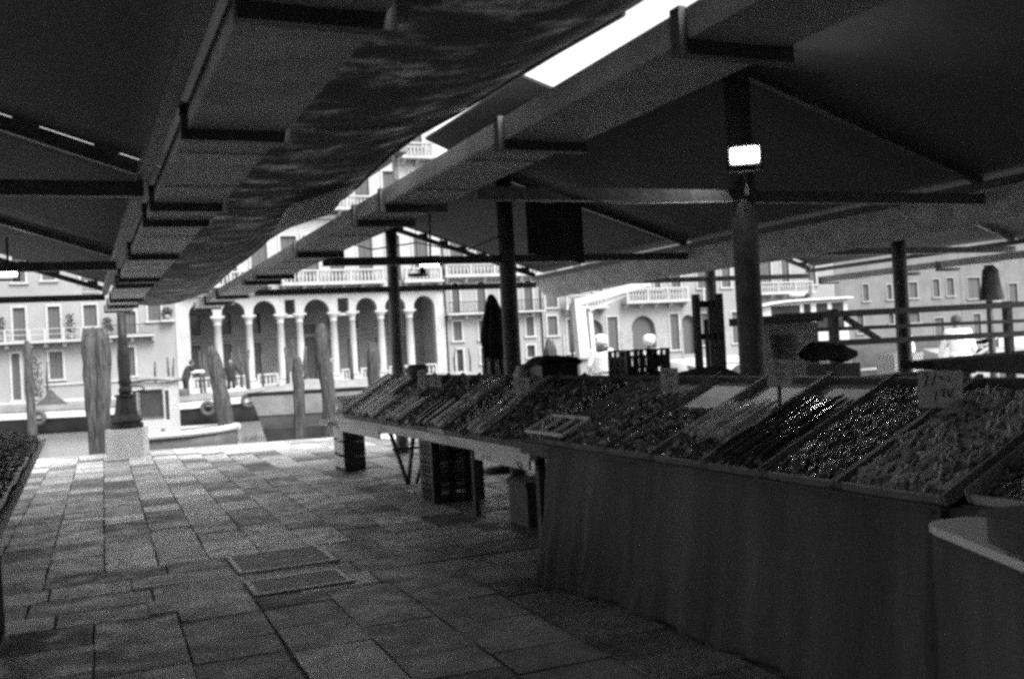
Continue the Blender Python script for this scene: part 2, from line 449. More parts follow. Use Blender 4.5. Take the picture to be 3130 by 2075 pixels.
# dark cloth hanging from the tie beam
m = MB(); m.sheet(lambda u, v: (4.95 + .75 * u, 10.7 + .03 * math.sin(9 * u), 3.32 - .62 * v - .1 * u * v + .02 * math.sin(12 * u)), 10, 8, .015, off=(0, 1, 0))
single('hanging_tarp', m, 'clothd', 'dark tarpaulin hung beside the steel post under the canopy', 'tarpaulin', (5.3, 10.7, 3.0))

# cast iron column at the quay
t = thing('iron_column', 'cast iron column on a square white stone block at the quay edge', 'column', (.72, 19.85, 0))
m = MB(); m.prism([(.39, 19.55), (1.03, 19.42), (1.16, 20.05), (.52, 20.18)], 0, .52); part('stone_base', m, 'base', t)
m = MB(); m.lathe(.78, 19.8, [(.30, .521), (.30, .60), (.26, .62), (.285, .66), (.27, .70), (.215, .78), (.185, .95), (.165, 1.10), (.20, 1.11), (.20, 1.14), (.11, 1.16)], 8, smooth=False, rot=.2); part('pedestal', m, 'iron', t)
m = MB(); m.lathe(.78, 19.8, [(.10, 1.16), (.12, 1.2), (.12, 1.25), (.095, 1.28), (.105, 1.34), (.125, 1.36), (.105, 1.42), (.115, 1.8), (.10, 2.0), (.085, 2.05), (.09, 2.09), (.08, 2.14), (.078, 2.655)], 16); part('shaft', m, 'iron', t)
m = MB()
m.tube([(.78 + .16 + .17 * math.cos(a), 19.72 + .06 * math.sin(a), 1.24 + .05 * math.sin(a)) for a in [k * math.pi / 10 for k in range(21)]], .013, 6, cap=False); part('ring', m, 'iron', t)
# ------------------------------------------------------------------ palaces across the canal (fronts on y = 70)
FY = 70.
def window(parent, x0, x1, z0, z1, kind='shutter', y=FY, dep=.22, fr=.14, sill=True, fmat='stone', arch=False):
    f = MB(); p = .06
    f.box(x0 - fr, x0, y - p, y - .004, z0, z1); f.box(x1, x1 + fr, y - p, y - .004, z0, z1)
    if not arch: f.box(x0 - fr, x1 + fr, y - p, y - .004, z1 + .002, z1 + fr)
    else:
        n = 10; c = (x0 + x1) / 2; r = (x1 - x0) / 2
        for k in range(n):
            a, b = math.pi * k / n, math.pi * (k + 1) / n
            q = [(c - r * math.cos(a), z1 + .002 + r * math.sin(a)), (c - r * math.cos(b), z1 + .002 + r * math.sin(b)),
                 (c - (r + fr) * math.cos(b), z1 + .002 + (r + fr) * math.sin(b)), (c - (r + fr) * math.cos(a), z1 + .002 + (r + fr) * math.sin(a))]
            f.hexa([(X, y - .004, Z) for X, Z in q] + [(X, y - p, Z) for X, Z in q])
    if sill: f.box(x0 - fr - .08, x1 + fr + .08, y - .16, y - .004, z0 - .14, z0 - .002)
    w = part('window', f, fmat, parent)
    g = MB()
    if kind == 'shutter':
        c = (x0 + x1) / 2
        g.box(x0 + .002, c - .015, y + dep - .08, y + dep, z0 + .002, z1 - .002); g.box(c + .015, x1 - .002, y + dep - .08, y + dep, z0 + .002, z1 - .002)
        g.box(c - .015, c + .015, y + dep - .04, y + dep, z0 + .002, z1 - .002)
        if arch: g.box(x0 + .002, x1 - .002, y + dep, y + dep + .02, z1, z1 + (x1 - x0) / 2)
        part('shutter', g, 'shutter', w)
    else:
        g.box(x0 + .002, x1 - .002, y + dep, y + dep + .04, z0 + .002, z1 - .002 + ((x1 - x0) / 2 if arch else 0))
        part('pane', g, 'glass', w)
    return w
def building(name, lab, x0, x1, zt, wm, wins, dep=12, extra=(), y=FY, roofh=1.6, fmat='stone'):
    t = thing(name, lab, 'building', ((x0 + x1) / 2, y, 0))
    m = MB(); hs = [(a, b, c, d) for a, b, c, d, *k in wins] + list(extra)
    m.holes(x0, x1, -1.5, zt, hs, y, y + .45)
    m.box(x0, x0 + .45, y + .4505, y + dep, -1.5, zt); m.box(x1 - .45, x1, y + .4505, y + dep, -1.5, zt); m.box(x0 + .4505, x1 - .4505, y + dep - .45, y + dep, -1.5, zt)
    m.box(x0 + .4505, x1 - .4505, y + .6, y + .7, -1.5, zt)
    part('wall', m, wm, t)
    r = MB(); e = .5
    r.add([(x0 - .1, y - e, zt), (x1 + .1, y - e, zt), (x1 + .1, y + dep, zt), (x0 - .1, y + dep, zt), (x0 - .1, y + dep / 2, zt + roofh), (x1 + .1, y + dep / 2, zt + roofh)],
          [(0, 1, 5, 4), (2, 3, 4, 5), (0, 4, 3), (1, 2, 5), (3, 2, 1, 0)])
    part('roof', r, 'rooft', t)
    for a, b, c, d, *k in wins:
        k = k[0] if k else 'shutter'
        if k in ('shutter', 'glass'): window(t, a, b, c, d, k, y, fmat=fmat, fr=.14 if fmat == 'stone' else .10)
    return t
BAL = [(.075, 0), (.075, .06), (.045, .09), (.095, .28), (.085, .38), (.04, .55), (.055, .62), (.075, .66), (.075, .72)]
def balustrade(parent, x0, x1, z0, z1, y=FY, proj=.8, slab=True, step=.27, piers=2.2, brackets=True):
    t = MB(); yb = y - proj
    k = (z1 - z0 - .16) / .72
    m = MB(); m.box(x0, x1, yb - .06, yb + .16, z1 - .12, z1); m.box(x0, x1, yb - .05, yb + .15, z0, z0 + .08)
    n = max(1, round((x1 - x0) / piers)); px = [x0 + .09 + (x1 - x0 - .18) * i / n for i in range(n + 1)]
    for p in px: m.box(p - .09, p + .09, yb - .04, yb + .14, z0 + .0805, z1 - .1205)
    for a, b in zip(px, px[1:]):
        q = max(1, round((b - a - .2) / step))
        for i in range(q):
            m.lathe(a + .1 + (b - a - .2) * (i + .5) / q, yb + .05, [(r, z0 + .08 + z * k) for r, z in BAL], 6)
    o = part('balustrade', m, 'stone', parent)
    if slab:
        s = MB(); s.box(x0 - .1, x1 + .1, yb - .15, y - .004, z0 - .16, z0 - .002)
        if brackets:
            q = max(1, round((x1 - x0) / 1.5))
            for i in range(q + 1):
                x = x0 + .15 + (x1 - x0 - .3) * i / q
                s.hexa([(x - .1, y - .25, z0 - .55), (x + .1, y - .25, z0 - .55), (x + .1, y - .004, z0 - .55), (x - .1, y - .004, z0 - .55),
                        (x - .1, yb, z0 - .162), (x + .1, yb, z0 - .162), (x + .1, y - .004, z0 - .162), (x - .1, y - .004, z0 - .162)])
        part('balcony_slab', s, 'stone', parent)
    return o
def railing(parent, x0, x1, z0, z1, y=FY, proj=.8, posts=None, m='iron', thin=.03, slab=True):
    yb = y - proj; f = MB()
    f.box(x0, x1, yb - .02, yb + .02, z1 - .05, z1); f.box(x0, x1, yb - .015, yb + .015, z0 + .04, z0 + .07)
    n = int((x1 - x0) / .14)
    for i in range(n + 1): f.box(x0 + (x1 - x0) * i / n - thin / 3, x0 + (x1 - x0) * i / n + thin / 3, yb - .008, yb + .008, z0 + .0705, z1 - .0505)
    part('railing', f, m, parent)
    if slab:
        s = MB(); s.box(x0 - .1, x1 + .1, yb - .1, y - .004, z0 - .14, z0)
        for i in range(int((x1 - x0) / 1.3) + 1):
            x = x0 + .2 + 1.3 * i; s.box(x - .09, x + .09, y - .5, y - .004, z0 - .42, z0 - .142)
        part('balcony_slab', s, 'stone', parent)

# --- left white house
wl = [(-3.6, -2.9, 3.82, 5.88), (-1.6, -.9, 3.82, 5.9), (.5, 1.28, 4.55, 5.92), (2.9, 3.64, 3.95, 5.4), (4.42, 5.2, 4.76, 6.0),
      (-3.8, -3.35, .1, 3.0), (-1.65, -.88, 1.27, 3.0), (2.87, 3.45, 1.2, 3.05), (-3.5, -2.8, 7.5, 9.1), (-1.8, -1.1, 7.6, 9.1),
      (.45, 1.2, 7.5, 9.1), (2.8, 3.6, 7.5, 9.1), (4.4, 5.2, 7.5, 9.1), (-6, -5.2, 3.82, 5.88), (-6, -5.2, 1.2, 3)]
t = building('white_house', 'plain white plastered house with long balcony, left of the arcaded palace', -9, 6.08, 11.2, 'plaster2', wl)
m = MB(); yb = FY - .9
for z in (4.44, 4.1): m.box(-6.4, .75, yb - .02, yb + .02, z, z + .04)
for x in (-6.3, -5.2, -4.05, -2.67, -1.8, -.72, .3, .7): m.box(x - .06, x + .06, yb - .05, yb + .05, 3.72, 4.43)
part('railing', m, 'stone', t)
m = MB(); m.box(-6.5, .8, FY - 1.0, FY - .004, 3.58, 3.72)
for x in (-5.4, -4.0, -2.65, -1.8, -.7): m.box(x - .12, x + .12, FY - .6, FY - .004, 3.3, 3.578)
part('balcony_slab', m, 'stone', t)
railing(t, 1.84, 4.6, 3.85, 4.55, proj=.7)
m = MB(); m.box(-2, 6.0, FY - .1, FY - .004, .85, 1.0); part('ledge', m, 'stone', t)
m = MB(); m.box(.5, 1.5, FY - .06, FY - .004, 6.7, 6.85)
for k in range(4): m.box(.55, 1.45, FY - .06, FY - .004, 6.9 + .1 * k, 6.95 + .1 * k)
part('louvre', m, 'boatm', t)
def shrub(x, y, z, h, r, lab, n=130):
    t = thing('potted_plant', lab, 'plant', (x, y, z)); m = MB()
    m.lathe(x, y, [(.16, z), (.22, z + .3)], 10); part('pot', m, 'trayb', t)
    f = MB()
    for i in range(n):
        a = rnd.random() * 6.28; rr = r * math.sqrt(rnd.random()); zz = z + .25 + h * rnd.random()
        k = 1 - .5 * abs((zz - z) / h - .5)
        p = Vector((x + rr * k * math.cos(a), y + rr * k * math.sin(a), zz)); d = Vector((rnd.uniform(-1, 1), rnd.uniform(-1, 1), rnd.uniform(-.6, .8))).normalized() * .16
        s = d.cross(Vector((rnd.random(), rnd.random(), .3))).normalized() * .06
        f.add([p, p + d * .5 + s, p + d, p + d * .5 - s], [(0, 1, 2, 3)])
    part('foliage', f, 'plant', t)
shrub(-4.3, FY - .45, 3.73, 1.3, .4, 'dark bushy plant at the left end of the long balcony')
shrub(-.3, FY - .45, 3.73, 1.35, .28, 'tall thin plant between two doors on the long balcony')
shrub(1.9, FY - .3, 3.86, .9, .35, 'low leafy plant on the short balcony of the white house')
shrub(5.6, FY - .35, 4.78, .5, .45, 'trailing plant on the sill at the right end of the white house')
m = MB(); m.box(5.15, 6.05, FY - .6, FY - .004, 4.62, 4.76); part('ledge', m, 'stone', t)
shrub(-2.45, FY - .9, -.05, 2.7, .42, 'tall dark shrub at the door of the white house', 260)

# --- arcaded palace
t = thing('arcaded_palace', 'white palace with ground floor arcade of columns and round arches', 'building', (15.6, FY, 0))
X0, X1 = 6.1, 25.2
cols = [(8.85, .30), (10.95, .27), (13.1, .29), (14.44, .28), (16.86, .29), (18.24, .26), (20.35, .29), (22.52, .31)]
arches = [(7.0, 8.56), (9.14, 10.68), (11.23, 12.80), (14.74, 16.56), (18.50, 20.05), (20.66, 22.21), (22.84, 24.45)]
m = MB(); y0, y1 = FY, FY + .55
lim = [6.1, 8.85, 10.95, 13.1, None, None, 18.24, 20.35, 22.52, 25.2]
zt = 6.2
for (a, b), xa, xb in zip(arches, (6.1, 8.85, 10.95, 14.44, 18.24, 20.35, 22.52), (8.85, 10.95, 13.1, 16.86, 20.35, 22.52, 25.2)):
    r = (b - a) / 2; zs = 5.84 - r
    m.box(xa, a, y0, y1, 4.9, zs); m.box(b, xb, y0, y1, 4.9, zs)
    m.arch(xa, xb, a, b, zs, zt, r, y0, y1)
for a, b, c, d in ((13.1, 14.44, 13.42, 14.15), (16.86, 18.24, 17.17, 17.98)):
    m.box(a, c, y0, y1, 4.9, 5.86); m.box(d, b, y0, y1, 4.9, 5.86); m.box(a, b, y0, y1, 5.86, zt)
    m.box(c - .1, d + .1, y0 + .05, y1 - .05, 4.62, 4.80)
m.box(6.1, 7.0, y0 - .06, y1, -1.5, 4.9); m.box(24.45, 25.2, y0 - .06, y1, -1.5, 4.9)
ups = [(9.2, 10.3), (11.3, 12.4), (13.35, 14.45), (14.9, 15.95), (16.75, 17.8), (18.87, 19.93), (21.0, 22.0), (23.07, 24.15), (7.1, 8.1)]
hs = [(a, b, 7.0, 10.3) for a, b in ups] + [(a, b, 12.4, 15.0) for a, b in ups] + [(a, b, 16.9, 19.0) for a, b in ups]
m.holes(X0, X1, 6.2005, 19.8, hs, y0, y1)
m.box(X0, X0 + .4, y1, FY + 14, -1.5, 19.8); m.box(X1 - .4, X1, y1, FY + 14, -1.5, 19.8)
m.box(X0 + .4, X1 - .4, y1 + .1, FY + .9, 6.2, 19.8)
m.box(X0 + .4, X1 - .4, y1, FY + 5, 6.3, 6.5); m.box(X0, X1, FY - .3, FY + 5, -1.5, .02)
part('wall', m, 'stone', t)
for x, r in cols:
    c = MB()
    c.box(x - .36, x + .36, FY - .08, FY + .62, .021, .34)
    c.lathe(x, FY + .27, [(r * 1.35, .341), (r * 1.35, .44), (r * 1.1, .52), (r * .95, .6), (r * .98, 2.4), (r * .82, 4.22), (r * .95, 4.25), (r * .95, 4.32), (r * .85, 4.36), (r * 1.05, 4.55), (r * 1.45, 4.72), (r * 1.5, 4.76)], 14)
    c.box(x - .46, x + .46, FY - .05, FY + .6, 4.7605, 4.899)
    part('column', c, 'stone', t)
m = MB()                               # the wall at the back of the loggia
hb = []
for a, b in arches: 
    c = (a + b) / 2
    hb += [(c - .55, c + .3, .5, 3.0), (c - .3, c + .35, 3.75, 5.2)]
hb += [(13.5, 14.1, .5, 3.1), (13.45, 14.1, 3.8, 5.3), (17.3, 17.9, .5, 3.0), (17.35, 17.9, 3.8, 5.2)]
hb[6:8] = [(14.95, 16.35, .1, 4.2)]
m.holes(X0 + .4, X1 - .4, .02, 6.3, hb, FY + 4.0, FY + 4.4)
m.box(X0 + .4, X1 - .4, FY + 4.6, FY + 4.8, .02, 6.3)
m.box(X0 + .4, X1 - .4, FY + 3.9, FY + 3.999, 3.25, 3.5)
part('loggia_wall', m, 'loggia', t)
for a, b, c, d in hb:
    g = MB(); g.box(a + .002, b - .002, FY + 4.2, FY + 4.26, c + .002, d - .002); part('door', g, 'shutter' if c < 1 else 'glass', t)
xs = [7.0, 8.5, 9.2, 10.6, 11.3, 12.75, 13.45, 14.1, 17.2, 17.9, 18.6, 20.0, 20.7, 22.15, 22.9, 24.45]
for a, b in zip(xs[::2], xs[1::2]): balustrade(t, a, b, .021, .80, FY, -.05, slab=False, piers=9)
for a, b in ups:
    window(t, a, b, 7.0, 10.3, 'shutter', fr=.18, sill=False); window(t, a, b, 12.4, 15.0, 'shutter', fr=.18); window(t, a, b, 16.9, 19.0, 'shutter', fr=.16)
balustrade(t, 13.2, 20.5, 6.93, 7.86); balustrade(t, 22.05, 24.9, 6.93, 7.86); balustrade(t, 7.0, 12.5, 6.93, 7.86)
balustrade(t, 22.4, 24.75, 16.0, 17.05); balustrade(t, 13.2, 20.5, 12.2, 13.1)
m = MB(); m.box(X0 - .05, X1 + .05, FY - .22, FY - .003, 6.22, 6.42); m.box(X0 - .05, X1 + .05, FY - .22, FY - .003, 11.5, 11.8); m.box(X0 - .2, X1 + .2, FY - .6, FY + 14, 19.81, 20.1); part('cornice', m, 'stone', t)
m = MB(); m.add([(X0 - .3, FY - .6, 20.1), (X1 + .3, FY - .6, 20.1), (X1 + .3, FY + 14, 20.1), (X0 - .3, FY + 14, 20.1), (X0 + 4, FY + 6, 22), (X1 - 4, FY + 6, 22)], [(0, 1, 5, 4), (1, 2, 5), (2, 3, 4, 5), (3, 0, 4), (3, 2, 1, 0)]); part('roof', m, 'rooft', t)

# --- narrow house with arched windows
t = thing('narrow_house', 'narrow grey house with round-headed windows and dentil cornice beside the palace', 'building', (29.3, FY, 0))
xa, xb = 25.203, 33.25; m = MB()
aw = [(25.86, 26.46), (27.88, 28.56), (29.74, 30.3), (31.78, 32.5)]
low = [(25.82, 26.5, 2.4, 3.8), (27.9, 28.5, 2.4, 3.8), (29.75, 30.35, 2.45, 3.85), (31.82, 32.46, 2.47, 3.92), (26.0, 26.5, .1, 1.72), (27.95, 28.36, .6, 1.72), (29.75, 30.3, .1, 1.8), (31.8, 32.45, .85, 1.75)]
up3 = [(25.9, 26.95, 8.2, 10.4), (28.0, 28.9, 8.2, 10.4), (29.9, 30.7, 8.2, 10.4), (31.8, 32.6, 8.2, 10.4)]
m.holes(xa, xb, -1.5, 12, [(a, b, 4.42, 6.76) for a, b in aw] + low + up3, FY, FY + .45)
m.box(xa, xb, FY + .7, FY + .9, -1.5, 12); m.box(xa, xa + .3, FY + .45, FY + 10, -1.5, 12); m.box(xb - .3, xb, FY + .45, FY + 10, -1.5, 12)
part('wall', m, 'plaster2', t)
m = MB(); m.box(xa, xb, FY - .4, FY + 11, 12.003, 12.3); part('roof', m, 'rooft', t)
for a, b in aw: window(t, a, b, 4.42, 6.76 - .32, 'shutter', arch=True, sill=False)
for w_ in low: window(t, *w_, 'glass' if w_[2] < 1 else 'shutter')
for w_ in up3: window(t, *w_, 'shutter', sill=False)
railing(t, 25.3, 28.7, 4.42, 5.25); railing(t, 29.5, 33.1, 4.42, 5.25)
balustrade(t, 25.3, 33.2, 7.25, 8.12, proj=.5)
m = MB(); m.box(xa, xb, FY - .35, FY - .003, 6.95, 7.08)
for k in range(40): m.box(xa + .1 + .2 * k, xa + .2 + .2 * k, FY - .25, FY - .003, 6.83, 6.948)
part('cornice', m, 'plaster2', t)
m = MB(); m.tube([(25.28, FY - .1, 12), (25.28, FY - .1, 0)], .06, 8); m.tube([(33.15, FY - .1, 11), (33.15, FY - .1, 0)], .06, 8); part('downpipe', m, 'iron', t)

t = building('slim_house', 'slim pale house with two shuttered windows beyond the dark drainpipe', 33.253, 34.87, 11.4, 'plaster', [(33.62, 34.6, 4.62, 6.2), (33.66, 34.5, 2.44, 3.92), (33.62, 34.55, 7.7, 9.4)])
# --- palace with the long balcony
rw = [(35.38, 35.92, 1.0, 3.58), (38.97, 39.9, .9, 3.66), (44.84, 45.68, .74, 3.68), (47.9, 48.6, 1.0, 3.6), (51.0, 51.8, 1, 3.6), (57.2, 58.0, 1, 3.6), (60.2, 61, 1, 3.6)]
uw = [(36.1, 36.9), (37.9, 38.7), (41.09, 41.99), (42.44, 43.05), (43.56, 44.13), (45.16, 46.08), (47.76, 48.81), (50.2, 51.1), (54.18, 55.4), (56.5, 57.35), (59.35, 60.25)]
wn = [(*w_, 'shutter') for w_ in rw] + [(a, b, 5.75, 8.6, 'shutter') for a, b in uw]
ar = [(36.86, 38.55, 3.52), (41.2, 43.4, 3.66), (46.02, 47.3, 3.55), (52.6, 54.6, 3.6)]
t = building('balcony_palace', 'long white palace with arched water doors and balustraded balconies', 34.88, 62.35, 13, 'plaster', wn, extra=[(a, b, .3, z) for a, b, z in ar])
for a, b, z in ar:
    m = MB(); r = (b - a) / 2; m.arch(a, b, a + .001, b - .001, z - r * .95, z - .002, r * .93, FY + .01, FY + .4); part('arch', m, 'plaster', t)
    m = MB(); m.box(a, b, FY + .41, FY + .44, .3, z); part('door', m, 'shutter', t)
balustrade(t, 40.42, 46.3, 4.78, 5.85); balustrade(t, 35.0, 38.6, 4.5, 5.5); balustrade(t, 47.7, 49.0, 4.6, 5.65); balustrade(t, 53.5, 59.25, 5.1, 6.02)
xs = sorted([34.9, 62.3] + [v for a, b, c, d in rw for v in (a - .2, b + .2)] + [v for a, b, z in ar for v in (a, b)])
for a, b in zip(xs[::2], xs[1::2]):
    if b - a > .05: m = MB(); m.box(a, b, FY - .07, FY - .003, -1.5, 2.47); part('plinth', m, 'boatm', t)
# --- right hand brick buildings
bw = [(65.5, 66.2, 4.1, 5.6), (68.4, 68.95, 4.15, 5.5), (71.05, 72.1, 4.2, 5.65), (74.05, 74.9, 4.2, 5.85), (75.8, 76.75, 4.27, 5.95), (68.4, 69.0, 1.9, 2.8), (70.9, 72.2, 1.9, 2.8), (64.6, 65.4, 1.2, 2.8), (74, 75.2, .2, 2.2)]
building('brick_house', 'weathered grey brick house with white-framed windows at the right', 62.4, 77.6, 11, 'brick', bw, fmat='plaster2')
building('brick_house', 'grey house with recessed loggia at the far right edge', 77.65, 92, 10, 'brick', [(78.5, 80.2, 3.9, 5.9), (81.5, 82.6, 3.6, 5.5), (84, 85.2, 3.3, 5.2), (79, 80, .3, 2.4)], fmat='plaster2')
# ------------------------------------------------------------------ mooring posts
def mooring(pts, rad, lab, seed, wet=True, n=18, name='mooring_post'):
    r_ = random.Random(seed)
    t = thing(name, lab, 'mooring post', (pts[0][0], pts[0][1], -.9), 'weathered mooring posts in the canal')
    P = []; Q = []
    N = 14
    for i in range(N + 1):
        u = i / N; k = u * (len(pts) - 1); j = min(int(k), len(pts) - 2); f = k - j
        p = Vector(pts[j]).lerp(Vector(pts[j + 1]), f) + Vector((r_.uniform(-.012, .012), r_.uniform(-.012, .012), 0))
        q = rad[j] + (rad[j + 1] - rad[j]) * f
        P.append(p); Q.append(q * r_.uniform(.93, 1.05))
    Q[-1] *= .55; Q[-2] *= .9
    m = MB(); m.tube(P, Q, n)
    rid = [r_.uniform(.80, 1.10) for _ in range(n)]
    for i in range(len(m.v)):
        x, y, z = m.v[i]; cx_, cy_ = P[i // n][0], P[i // n][1]; q_ = rid[i % n]; x, y = cx_ + (x - cx_) * q_, cy_ + (y - cy_) * q_; m.v[i] = (x + r_.uniform(-.01, .01), y + r_.uniform(-.01, .01), z + (r_.uniform(-.05, .03) if z > pts[-1][2] - .1 else 0))
    part('shaft', m, 'pole', t)
    if wet:
        w_ = MB(); d = (Vector(pts[1]) - Vector(pts[0])); a = Vector(pts[0]); b_ = a + d * (.62 / max(.3, abs(d.z)))
        w_.tube([a, b_], [rad[0] * 1.03 + .008, rad[0] * 1.0 + .006], n, cap=False); part('wet_band', w_, 'wetpole', t)
    return t
mooring([(-1.25, 31.1, -1.3), (-1.27, 31.1, 2.56)], [.125, .115], 'thin mooring post at the far left above the left stall', 1)
mooring([(.30, 25.0, -1.2), (.27, 25.0, 2.62)], [.14, .22], 'thick split mooring post left of the iron column', 2)
mooring([(.43, 24.93, -1.2), (.55, 24.85, 2.60)], [.12, .19], 'second thick mooring post bound to its pair by the iron column', 3)
mooring([(3.24, 23.7, -1.2), (3.0, 23.8, .6), (2.84, 23.88, 2.02)], [.13, .19, .14], 'strongly leaning mooring post beside the bow of the white skiff', 4)
mooring([(4.51, 22.6, -1.3), (4.55, 22.6, 1.68)], [.15, .14], 'short upright mooring post in front of the grey barge', 5)
mooring([(5.42, 23.85, -1.3), (5.5, 23.8, .67), (5.40, 23.83, 2.0), (5.41, 23.83, 2.45)], [.15, .165, .17, .13], 'tall mooring post with ragged top in front of the grey barge', 6)
mooring([(5.97, 21.4, -1.3), (5.98, 21.4, 1.9)], [.15, .15], 'blunt pale mooring post behind the far end of the stall', 7)
mooring([(9.64, 19.95, -1.3), (9.62, 19.95, 1.72)], [.17, .15], 'pale mooring post showing right of the second steel post', 8)
for i, (x, z) in enumerate([(4.95, 2.2), (5.14, 2.15), (6.73, 2.5), (6.96, 2.3), (8.62, 2.3), (9.08, 2.6), (9.5, 2.4), (10.39, 2.1), (11.85, 2.45), (12.38, 2.9), (13.03, 2.45), (16.0, 2.4), (22.98, 1.8), (24.04, 1.75), (-1.6, 2.3), (1.0, 2.4), (.6, 2.3), (4.2, 2.0)]):
    th = .14 if x in (9.5, 11.85, 13.03, 16.0) else .075
    m = MB(); m.tube([(x, 62 + .4 * rnd.random(), -1.2), (x + rnd.uniform(-.1, .1), 62.2, z * .6), (x + rnd.uniform(-.12, .12), 62.2, z)], [th, th * .9, th * .55], 8)
    single('mooring_pole', m, 'pole', 'thin mooring pole standing before the houses across the canal', 'mooring pole', (x, 62.2, -.9), 'thin mooring poles along the far bank')

# ------------------------------------------------------------------ boats
def hull(stations, nseg=10):
    """stations: (x, half width, z keel, z gunwale) along local x; returns outer + inner skin"""
    m = MB(); rows = []
    for x, hw, zk, zg in stations:
        r = []
        for k in range(nseg + 1):
            a = -1 + 2 * k / nseg
            s = abs(a) ** .55
            r.append((x + .0, math.copysign(hw * (s if hw else 0), a), zg + (zk - zg) * (1 - abs(a) ** 2.2)))
        rows.append(r)
    w_ = nseg + 1
    vs = [p for r in rows for p in r]; n = len(vs)
    inn = [(p[0] * .985, p[1] * .93, p[2] + (.05 if abs(i % w_ - nseg / 2) < nseg / 2 else 0)) for i, p in enumerate(vs)]
    fs = []
    for i in range(len(rows) - 1):
        for k in range(nseg):
            a = i * w_ + k
            fs.append((a, a + 1, a + w_ + 1, a + w_)); fs.append((n + a, n + a + w_, n + a + w_ + 1, n + a + 1))
    for i in range(len(rows) - 1):
        for k in (0, nseg):
            a = i * w_ + k; fs.append((a, a + w_, n + a + w_, n + a))
    for i in (0, len(rows) - 1):
        for k in range(nseg):
            a = i * w_ + k; fs.append((a, n + a, n + a + 1, a + 1))
    m.add(vs + inn, fs, True); return m
def xf(mb, loc, ang):
    c, s = math.cos(ang), math.sin(ang)
    mb.v = [(loc[0] + c * x - s * y, loc[1] + s * x + c * y, loc[2] + z) for x, y, z in mb.v]; return mb
# white skiff moored at the quay
A = math.atan2(-.8, 1.84); L0 = (1.35, 24.05, -.9)
t = thing('white_skiff', 'small white motor boat with upright wheelhouse moored beside the iron column', 'boat', L0)
st = [(-.45, .88, .0, 1.0), (-.4, .92, -.15, 1.0), (-.1, 1.0, -.22, 1.0), (.4, 1.0, -.22, 1.02), (1.3, .82, -.1, 1.04), (1.75, .55, .15, 1.06), (2.0, .22, .5, 1.08), (2.06, .04, .8, 1.08)]
h = part('hull', xf(hull(st), L0, A), 'boatg', t)
m = MB()
pts = [(x, -hw - .02, zg) for x, hw, zk, zg in st]; m.tube(pts, .075, 8)
m.tube([(x, hw + .02, zg) for x, hw, zk, zg in st], .075, 8); part('gunwale', xf(m, L0, A), 'boatw', t)
m = MB(); m.add([(-.42, -.8, .8), (-.1, -.93, .8), (.6, -.93, .85), (1.5, -.65, .9), (1.95, 0, .95), (1.5, .65, .9), (.6, .93, .85), (-.1, .93, .8), (-.42, .8, .8)], [(0, 1, 2, 3, 4, 5, 6, 7, 8)]); part('deck', xf(m, L0, A), 'boatw', t)
m = MB(); cx0, cx1 = -.10, .78
m.holes(cx0, cx1, .8, 2.18, [(.08, .60, 1.42, 2.02), (cx0 + .04, .03, 1.35, 2.0), (.65, .74, 1.35, 2.0)], -.55, -.49)
m.holes(cx0, cx1, .8, 2.18, [(.1, .6, 1.4, 2.0)], -.05, 0)
m.box(cx0, cx0 + .05, -.489, -.051, .8, 2.17); m.box(cx1 - .05, cx1, -.489, -.051, .8, 2.17)
cab = part('cabin', xf(m, L0, A), 'boatw', t)
m = MB(); m.box(.082, .598, -.53, -.52, 1.422, 2.018); m.box(cx0 + .042, .028, -.53, -.52, 1.352, 1.998); m.box(.652, .738, -.53, -.52, 1.352, 1.998); part('window_pane', xf(m, L0, A), 'glass', cab)
m = MB(); m.box(.06, .62, -.575, -.552, 1.40, 1.42); m.box(.06, .62, -.575, -.552, 2.02, 2.04); m.box(.06, .08, -.575, -.552, 1.4201, 2.0199); m.box(.60, .62, -.575, -.552, 1.4201, 2.0199); part('window_frame', xf(m, L0, A), 'steel', cab)
m = MB(); m.sheet(lambda u, v: (-.17 + 1.02 * u, -.66 + .76 * v, 2.25 + .06 * math.sin(math.pi * u)), 10, 4, .07); part('cabin_roof', xf(m, L0, A), 'boatm', cab)
m = MB(); m.box(.05, .13, -.57, -.552, 1.12, 1.17); m.box(.54, .62, -.57, -.552, 1.12, 1.17); part('vent', xf(m, L0, A), 'boatm', cab)

# long cargo barge mid canal
A = math.atan2(-4.4, 10.2); L0 = (1.2, 46.6, -.9)
t = thing('cargo_barge', 'long white-striped cargo barge with tyre fenders crossing mid canal', 'barge', L0)
st = [(-9, 1.3, -.2, 1.1), (-6, 1.6, -.3, 1.02), (0, 1.7, -.3, .98), (4, 1.6, -.3, 1.05), (6.2, 1.1, -.1, 1.15), (7.3, .3, .4, 1.3)]
part('hull', xf(hull(st), L0, A), 'boatd', t)
def band(z0, z1, o):
    m = MB()
    for (a, ha, _, ga), (b_, hb_, _, gb) in zip(st, st[1:]):
        for s in (-1, 1):
            m.hexa([(a, s * (ha + o), ga + z0), (b_, s * (hb_ + o), gb + z0), (b_, s * (hb_ - .12), gb + z0), (a, s * (ha - .12), ga + z0), (a, s * (ha + o), ga + z1), (b_, s * (hb_ + o), gb + z1), (b_, s * (hb_ - .12), gb + z1), (a, s * (ha - .12), ga + z1)])
    return m
part('white_strake', xf(band(-.32, -.03, .05), L0, A), 'boatw', t)
part('gunwale', xf(band(0, .22, .08), L0, A), 'boatm', t)
m = MB(); m.add([(a, -h_ + .1, g + .05) for a, h_, _, g in st] + [(a, h_ - .1, g + .05) for a, h_, _, g in reversed(st)], [tuple(range(12))]); part('deck', xf(m, L0, A), 'boatm', t)
